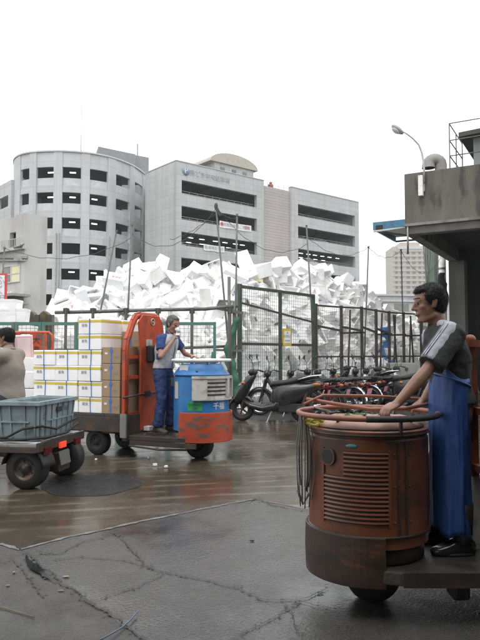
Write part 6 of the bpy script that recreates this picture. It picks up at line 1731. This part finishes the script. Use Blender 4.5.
def person(label, loc, rz, J, skin='skin', hair='hair', group=None, handL=None, handR=None, hs=1.0, hairstyle=0):
    o = thing('person', label, 'person', loc, rz, group)
    mb = MB(); H, hc = head_frame(J['head'], J['look'], J.get('up', (0, 0, 1)))
    add_head(mb, H, hc, hs); mb.cap(Vector(J['neck']) + Vector((0, 0, -.03)), hc + H @ Vector((-.022, 0, -.06)), .058, .050, 18)
    torso(mb, J)
    for s_ in 'LR':
        mb.cap(J['sh' + s_], J['el' + s_], .048, .037); mb.cap(J['el' + s_], J['wr' + s_], .039, .0245)
        m_ = lerp(J['el' + s_], J['wr' + s_], .25); mb.cap(J['el' + s_], m_, .038, .0405); mb.cap(m_, J['wr' + s_], .0405, .025)
        mb.cap(J['hip' + s_], J['kn' + s_], .080, .052); mb.cap(J['kn' + s_], J['an' + s_], .052, .036); mb.ell(lerp(J['kn' + s_], J['an' + s_], .3) , (.055, .052, .09))
        t = Vector(J['toe' + s_]); a = Vector(J['an' + s_]); mb.cap(a + Vector((0, 0, -.022)), lerp(a, t, .62) + Vector((0, 0, -.012)), .032, .022)
    for s_, h_ in (('L', handL), ('R', handR)):
        if h_: add_hand(mb, J['wr' + s_], *h_)
    b = part('body', mb, M_[skin], o); remesh(b, .0062, 3, fac=.5)
    # eyes, brows, hair
    for s_ in (-1, 1):
        mb = MB(); mb.ell(hc + H @ (Vector((.0670, .031 * s_, .008)) * hs), (.0125 * hs,) * 3); e = part('eye', mb, M_['eye'], o)
        mb = MB(); mb.ell(hc + H @ (Vector((.0772, .0315 * s_, .006)) * hs), (.0070 * hs, .0075 * hs, .0078 * hs)); part('iris', mb, M_['iris'], e)
        mb = MB(); mb.cap(hc + H @ (Vector((.084, .014 * s_, .036)) * hs), hc + H @ (Vector((.070, .050 * s_, .036)) * hs), .0045 * hs, .003 * hs, 8); part('eyebrow', mb, M_[hair], o)
        mb = MB(); mb.ell(hc + H @ (Vector((.0735, .030 * s_, .0165)) * hs), (.0125 * hs, .015 * hs, .0045 * hs), H); part('eyelid', mb, M_[skin], o)
    mb = MB(); mb.ell(hc + H @ (Vector((.0905, 0, -.0605)) * hs), (.0045 * hs, .019 * hs, .003 * hs), H); part('mouth', mb, M_['lip'], o)
    mb = MB()
    def E(p, r): mb.ell(hc + H @ (Vector(p) * hs), [q * hs for q in r], H, 26, 18)
    E((-.020, 0, .046), (.093, .077, .078)); E((-.034, 0, .018), (.079, .0765, .080)); E((-.050, 0, -.026), (.048, .060, .048)); E((.022, 0, .084), (.050, .052, .030))
    for s_ in (-1, 1): E((-.002, .062 * s_, .035), (.045, .020, .042)); E((.012, .067 * s_, .018), (.010, .008, .03))
    if hairstyle == 1: E((.030, 0, .080), (.052, .056, .030))
    h = part('hair', mb, M_[hair], o); remesh(h, .0055, 2, (.009, .010))
    blades(h, hc, H, 9000, .011 if hairstyle else .008, sum(map(ord, label)))
    return o
def frust(mb, a, b, ra, rb, n=20):
    mb.tube([a, b], [ra, rb], n)
def sleeves(mb, J, s_, t, r0, r1):
    e = lerp(J['sh' + s_], J['el' + s_], t); frust(mb, lerp(J['sh' + s_], J['el' + s_], -.05), e, r0, r1); mb.ell(J['sh' + s_], (r0,) * 3)
def legs(mb, J, g=.022, flare=.0, low=.0, hr=.088):
    for s_ in 'LR':
        k = Vector(J['kn' + s_]); h_ = Vector(J['hip' + s_]); a = Vector(J['an' + s_]) + Vector((0, 0, low))
        frust(mb, h_, k, hr + g, .060 + g); mb.ell(h_, (hr + g,) * 3); mb.ell(k, (.060 + g,) * 3); frust(mb, k, a, .058 + g, .050 + g + flare)
def shoe(o, J, s_, m_, hgt=.09, name='shoe', shaft=0):
    a = Vector(J['an' + s_]); t = Vector(J['toe' + s_]); d = (t - a); d.z = 0; d.normalize(); w_ = Vector((-d.y, d.x, 0)); z0 = a.z - .085
    mb = MB(); rings = []
    def ring_(x, wd, z_lo, z_hi):
        c = a + d * x; out = []
        for i in range(18):
            q = 2 * PI * i / 18; zz = (z_lo + z_hi) / 2 + (z_hi - z_lo) / 2 * math.copysign(abs(math.sin(q)) ** .7, math.sin(q)); out.append((c.x + w_.x * wd * math.cos(q), c.y + w_.y * wd * math.cos(q), z0 + zz))
        return out
    for (x, wd, zl, zh) in ((-.075, .02, .02, .05), (-.065, .036, .002, .085), (-.02, .042, 0, .125), (.04, .043, 0, .10), (.10, .050, 0, .072), (.15, .048, 0, .055), (.185, .030, .003, .045), (.197, .012, .012, .034)): rings.append(ring_(x, wd, zl, zh))
    mb.loft(rings)
    if shaft: mb.tube([a + Vector((0, 0, -.03)), a + Vector((0, 0, shaft))], [.055, .066], 20)
    part(name, mb, M_[m_], o)
    mb = MB(); mb.loft([[(a + d * x + w_ * (.046 * math.sin(q)) * (1 if abs(x) < .12 else .9)).to_tuple()[:2] + (z0 + zz,) for q, x in [(2 * PI * i / 20, .06 + .135 * math.cos(2 * PI * i / 20)) for i in range(20)]] for zz in (-.002, .016)]); part('sole', mb, M_['rubber'], o)

# operator of the blue truck: local x = facing
ra_ = R(-27)
loc = Vector((-1.13, 9.60, .335))
JA = dict(pelvis=(-.02, 0, .93), chest=(.03, 0, 1.25), neck=(.085, 0, 1.46), head=(.155, -.01, 1.605), look=(1, -.18, -.32),
          shR=(.055, -.185, 1.385), shL=(.075, .185, 1.385), elR=(.115, -.275, 1.13), wrR=(.225, -.115, 1.36), elL=(.17, .30, 1.17), wrL=(.33, .225, 1.135),
          hipR=(-.02, -.09, .88), hipL=(-.02, .09, .88), knR=(.03, -.11, .49), knL=(.05, .12, .49), anR=(-.03, -.13, .085), anL=(.02, .13, .085), toeR=(.13, -.15, .03), toeL=(.18, .15, .03))
pa = person('man in light grey vest and blue work clothes raising a hand to his mouth', loc, ra_, JA, 'skin_pale', 'hair_grey', handR=((.35, .55, 1.0), (.6, .6, -.1), 1, .75), handL=((1, -.1, -.1), (0, 0, -1), -1, .35), hs=1.08)
mb = MB(); torso(mb, JA, .016); sleeves(mb, JA, 'R', .62, .068, .066); sleeves(mb, JA, 'L', .62, .068, .066); mb.cap(Vector(JA['neck']) + Vector((-.01, 0, -.03)), Vector(JA['neck']) + Vector((.0, 0, .025)), .066, .060)
o = part('work_shirt', mb, M_['shirt_blue'], pa); remesh(o, .009, 2, (.012, .06))
mb = MB()
pe, ch, nk = Vector(JA['pelvis']), Vector(JA['chest']), Vector(JA['neck'])
JV = dict(JA); JV['shL'] = tuple(lerp(JA['shL'], ch, .34)); JV['shR'] = tuple(lerp(JA['shR'], ch, .34)); torso(mb, JV, .032, hips=False, lo=.02)
o = part('vest', mb, M_['vest'], pa); remesh(o, .009, 2, (.02, .05))
mb = MB(); mb.ring(Vector(JA['neck']) + Vector((-.005, 0, -.005)), .064, .013, n=26, k=8); part('collar', mb, M_['shirt_blue'], pa)
mb = MB(); mb.tube([ch + Vector((.152, 0, .10)), ch + Vector((.158, 0, -.02)), lerp(pe, ch, .5) + Vector((.146, 0, 0)), lerp(pe, ch, .12) + Vector((.150, 0, 0))], .006, 6); part('zip', mb, M_['shirt_blue'], pa)
mb = MB(); mb.box(lerp(pe, ch, .62) + Vector((.0, -.19, .0)), (.05, .02, .09)); mb.box(ch + Vector((.10, -.11, .02)), (.03, .06, .02), Matrix.Rotation(R(50), 3, 'Z'))
part('vest_pocket', mb, M_['shirt_blue'], pa, bevel=.006)
mb = MB(); legs(mb, JA, .018, .012, .01); mb.ell(pe, (.13, .165, .115)); o = part('trousers', mb, M_['trouser_blue'], pa); remesh(o, .01, 2, (.028, .07))
for s_ in 'LR': shoe(pa, JA, s_, 'shoe')
mb = MB(); mb.cyl((.262, -.075, 1.50), (.275, -.045, 1.545), .028, 12); part('cup', mb, M_['towel'], pa) if False else None
cp = thing('paper_cup', 'small white paper cup held to the mouth of the man in the grey vest', 'cup', (0, 0, 0))
cpw = Matrix.Translation(loc) @ Matrix.Rotation(ra_, 4, 'Z')
cp.location = cpw @ Vector((.285, -.05, 1.485)); cp.rotation_euler = (0, R(-35), ra_)
mb = MB(); mb.lathe([(0, 0), (.024, 0), (.033, .07), (.031, .07), (.023, .004), (0, .004)], n=20); part('cup_wall', mb, M_['towel'], cp)

# near driver: faces the left of the picture; local +y is toward the camera
locB = Vector((1.315, 4.02, .302))
JB = dict(pelvis=(-.02, 0, .86), chest=(.015, 0, 1.17), neck=(.055, 0, 1.385), head=(.125, .005, 1.515), look=(1, .05, -.10),
          shL=(.035, .175, 1.315), shR=(.035, -.175, 1.315), elL=(.235, .27, 1.085), wrL=(.415, .335, .915), elR=(-.03, -.29, 1.07), wrR=(.10, -.235, .895),
          hipL=(-.02, .085, .82), hipR=(-.02, -.085, .82), knL=(.04, .10, .45), knR=(.06, -.12, .45), anL=(-.02, .12, .085), anR=(.06, -.12, .085), toeL=(.13, .13, .03), toeR=(.21, -.13, .03))
pb_ = person('driver in charcoal t-shirt with white sleeves and blue apron on the near truck', locB, PI, JB, 'skin', 'hair', handL=((.85, .45, -.35), (.1, -.1, -1), -1, .75), handR=((.8, -.05, -.5), (.1, 0, -1), 1, .7), hairstyle=1, hs=1.04)
mb = MB(); torso(mb, JB, .018, hips=False, lo=.03); sleeves(mb, JB, 'L', .80, .074, .076); sleeves(mb, JB, 'R', .80, .074, .076); 
o = part('t_shirt', mb, M_['tshirt'], pb_); remesh(o, .008, 3, (.02, .06))
# collar
mb = MB(); nk = Vector(JB['neck']); mb.ring(nk + Vector((-.005, 0, -.008)), .062, .011, n=28, k=8); part('collar', mb, M_['tshirt'], pb_)
for s_, sy in (('L', 1), ('R', -1)):
    mb = MB(); nkk = Vector(JB['neck']) + Vector((.0, .075 * sy, -.02)); sh = Vector(JB['sh' + s_]); e = lerp(sh, JB['el' + s_], .795)
    # panel: overlapping discs along shoulder and sleeve, pushed outward
    for t in [i / 10 for i in range(11)]: mb.ell(lerp(nkk, sh + Vector((0, .0, .03)), t) + Vector((.012, 0, .012)), (.036, .03, .034), n=14, m=10)
    ax_ = (Vector(JB['el' + s_]) - sh).normalized(); outw = Vector((.85, .55 * sy, .45)); outw = (outw - ax_ * outw.dot(ax_)).normalized()
    frust(mb, sh + outw * .042, e + outw * .038, .050, .052)
    mb.ell(sh + outw * .042, (.050, .050, .050))
    o = part('sleeve_panel', mb, M_['stripe'], pb_); remesh(o, .007, 3, (.012, .05))
    mb = MB()
    for k_ in (-1, 0, 1):
        sd = ax_.cross(outw) * (.017 * k_); pts = [nkk + Vector((.012, 0, .046)) + sd * .5, lerp(nkk, sh, .5) + Vector((.014, 0, .058)) + sd, sh + outw * .0925 + sd, lerp(sh, e, .5) + outw * .0915 + sd, e + outw * .0905 + sd]
        mb.tube(pts, .0026, 6)
    part('sleeve_stripe', mb, M_['greystripe'], pb_)
# trousers under the apron
mb = MB(); legs(mb, JB, .006, .0, .02, .076); o = part('trousers', mb, M_['darktrouser'], pb_); remesh(o, .01, 2, (.02, .07))
for s_ in 'LR': shoe(pb_, JB, s_, 'boot', name='boot', shaft=.22)
# apron: wrap round skirt with folds hanging from the waist
mb = MB(); rings = []; n = 110
for i in range(34):
    t = i / 33; z = 1.075 - t * .95
    rx = .112 + .002 * t; ry = .195 + .008 * t
    rg_ = []
    for j in range(n):
        a = 2 * PI * j / n; ca_, sa_ = math.cos(a), math.sin(a)
        q = Vector((ca_ * 2.1, sa_ * 2.1, t * .9)); q2 = Vector((ca_ * 5.5, sa_ * 5.5, t * 1.6 + 4))
        f_ = .13 * noise.noise(q) * t ** .6 + .07 * noise.noise(q2) * min(1, t * 3 + .15) + .035 * noise.noise(Vector((ca_ * 4, sa_ * 4, t * 9)))
        pl_ = 1 + f_
        zz = z + (.055 * ca_ + .02 * math.sin(a * 3)) * (1 - t) + .014 * math.sin(a * 5) * t
        rg_.append((.008 + .006 * t + rx * pl_ * ca_, ry * pl_ * sa_, zz))
    rings.append(rg_)
mb.loft(rings, cap=False); o = part('apron', mb, M_['apron'], pb_); s_ = o.modifiers.new('t', 'SOLIDIFY'); s_.thickness = .005
mb = MB(); rg_ = [(.008 + .114 * math.cos(a), .197 * math.sin(a), 1.035 + .045 * math.cos(a)) for a in [2 * PI * j / 40 for j in range(40)]]; mb.tube(rg_, .008, 6, closed=True); part('apron_string', mb, M_['apron'], pb_)

# rider at the far left, seen from the side and behind
locC = CM @ Vector((.70, -.69, 0)); locC.z = 0
JC = dict(pelvis=(.0, 0, .98), chest=(.02, 0, 1.30), neck=(.05, 0, 1.55), head=(.09, 0, 1.70), look=(1, 0, -.12),
          shL=(.03, .19, 1.48), shR=(.03, -.19, 1.48), elL=(.32, .26, 1.20), elR=(.32, -.26, 1.20), wrL=(.56, .2, 1.21), wrR=(.56, -.2, 1.21),
          hipL=(.02, .10, .96), hipR=(.02, -.10, .96), knL=(.42, .14, .90), knR=(.42, -.14, .90), anL=(.44, .14, .60), anR=(.44, -.14, .60), toeL=(.60, .14, .545), toeR=(.60, -.14, .545))
pc_ = person('rider in beige jacket seen from behind at the left edge', locC, AC, JC, 'skin', 'hair', handL=((1, 0, -.1), (0, 0, -1), -1, .7), handR=((1, 0, -.1), (0, 0, -1), 1, .7), hairstyle=1)
mb = MB(); torso(mb, JC, .036)
for s_ in 'LR': sleeves(mb, JC, s_, 1.0, .075, .062); frust(mb, JC['el' + s_], lerp(JC['el' + s_], JC['wr' + s_], .9), .062, .048); mb.ell(JC['el' + s_], (.062,) * 3)
mb.cap(Vector(JC['neck']) + Vector((-.01, 0, -.03)), Vector(JC['neck']) + Vector((.0, 0, .02)), .068, .064)
o = part('jacket', mb, M_['jacket'], pc_); remesh(o, .01, 3, (.016, .14))
mb = MB(); mb.ring(Vector(JC['neck']) + Vector((-.004, 0, .015)), .066, .014, n=28, k=8); part('collar', mb, M_['jacket'], pc_)
mb = MB(); legs(mb, JC, .015, .0, .0); o = part('trousers', mb, M_['darktrouser'], pc_); remesh(o, .01, 2, (.02, .07))
for s_ in 'LR': shoe(pc_, JC, s_, 'boot')

# ---------------------------------------------------------------- small litter
M_['dullscrap'] = mat('dull_scrap', (.22, .21, .19), .8)
def litter(pp, label, fn, m_, rz=0):
    o = thing('litter', label, 'litter', G(*pp, .012), rz, 'scraps lying on the wet ground'); mb = MB(); fn(mb); part('scrap', mb, M_[m_], o)
litter((155, 466), 'small white foam chip on the wet road before the blue truck', lambda m: m.box((0, 0, .02), (.05, .035, .025), .4), 'foam')
litter((166, 467.5), 'second white foam chip just right of the first', lambda m: m.box((0, 0, .015), (.045, .03, .022), 1.1), 'foam')
litter((149, 458), 'tiny foam crumb nearer the blue truck', lambda m: m.box((0, 0, .01), (.035, .03, .02), 1.1), 'foam')
litter((96, 460), 'tiny pale crumb beside the round patch', lambda m: m.box((0, 0, .01), (.03, .03, .02), .1), 'foam')
litter((228, 424), 'white crumpled scrap by the front of the blue truck', lambda m: (m.ell((0, 0, .03), (.07, .05, .04))), 'towel')
litter((228, 430), 'folded white scrap under the first one by the blue truck', lambda m: (m.box((0, 0, .015), (.12, .07, .02), .3)), 'towel')
litter((61, 591), 'pale leaf-like scrap in the paving joint', lambda m: m.ell((0, 0, .003), (.022, .008, .004)), 'dullscrap')
litter((66, 577), 'brown scrap just right of the puddle', lambda m: m.ell((0, 0, .004), (.022, .012, .004)), 'card')
litter((14, 573), 'grey-white chip on the rough paving at the left', lambda m: m.box((0, 0, .004), (.015, .02, .008), .5), 'dullscrap')
litter((252, 541), 'small dark pebble on the grey paving', lambda m: m.ell((0, 0, .004), (.02, .008, .006)), 'crack')
litter((8, 586), 'pale crumb at the lower left of the rough paving', lambda m: m.ell((0, 0, .004), (.014, .009, .005)), 'dullscrap')
a_ = [G(*q, .026) for q in ((100, 640), (112, 634), (122, 627), (130, 620), (137, 613))]
mb = MB(); mb.tube([p + Vector((0, 0, .004 * math.sin(i * 2))) for i, p in enumerate(a_)], .0045, 8); o = part('plastic_strap', mb, M_['paleblueline']); tag(o, 'pale blue plastic strap lying across the paving joint', 'strap')
a_ = [G(*q, .016) for q in ((-10, 606), (5, 608), (18, 612), (34, 617))]
mb = MB(); mb.tube(a_, .0035, 6); o = part('straw_stalk', mb, M_['straw']); tag(o, 'pale straw stalk lying on the rough paving at the left', 'straw')
a_ = [G(*q, .016) for q in ((132, 503), (150, 505), (168, 512))]

# ---------------------------------------------------------------- unseen roof, wall and columns added to darken the foreground
hr_ = thing('added_shade_roof', 'unseen roof on columns added over and behind the viewpoint to shade the foreground', 'roof', (0, 0, 0))
mb = MB(); mb.bb(-9, 16, -16, .6, 4.7, 5.0); mb.bb(-9, 16, .6, .9, 4.4, 5.4); part('roof_slab', mb, M_['soffit'], hr_)
mb = MB(); mb.bb(-9, 16, -16, -15.7, 0, 4.7); mb.bb(15.7, 16, -15.7, .5, 0, 4.7); part('back_wall', mb, M_['soffit'], hr_)
for x in (-7.5, 4.8, 12.5):
    mb = MB(); mb.bb(x - .3, x + .3, -.4, .2, 0, 4.7); part('column', mb, M_['concrete_col'], hr_)
# ---------------------------------------------------------------- air
HZ = 0.0006
mb = MB(); mb.bb(-420, 420, -60, 900, -1, 190)
if HZ:
    hm = bpy.data.materials.new('haze_air'); hm.use_nodes = True; nt = hm.node_tree
    for n_ in list(nt.nodes):
        if n_.type != 'OUTPUT_MATERIAL': nt.nodes.remove(n_)
    pv = nt.nodes.new('ShaderNodeVolumePrincipled'); pv.inputs['Density'].default_value = HZ; pv.inputs['Color'].default_value = (.9, .93, .95, 1); pv.inputs['Anisotropy'].default_value = .2
    nt.links.new(pv.outputs[0], [n_ for n_ in nt.nodes if n_.type == 'OUTPUT_MATERIAL'][0].inputs['Volume'])
    hz = part('haze', mb, hm); hz['kind'] = 'stuff'
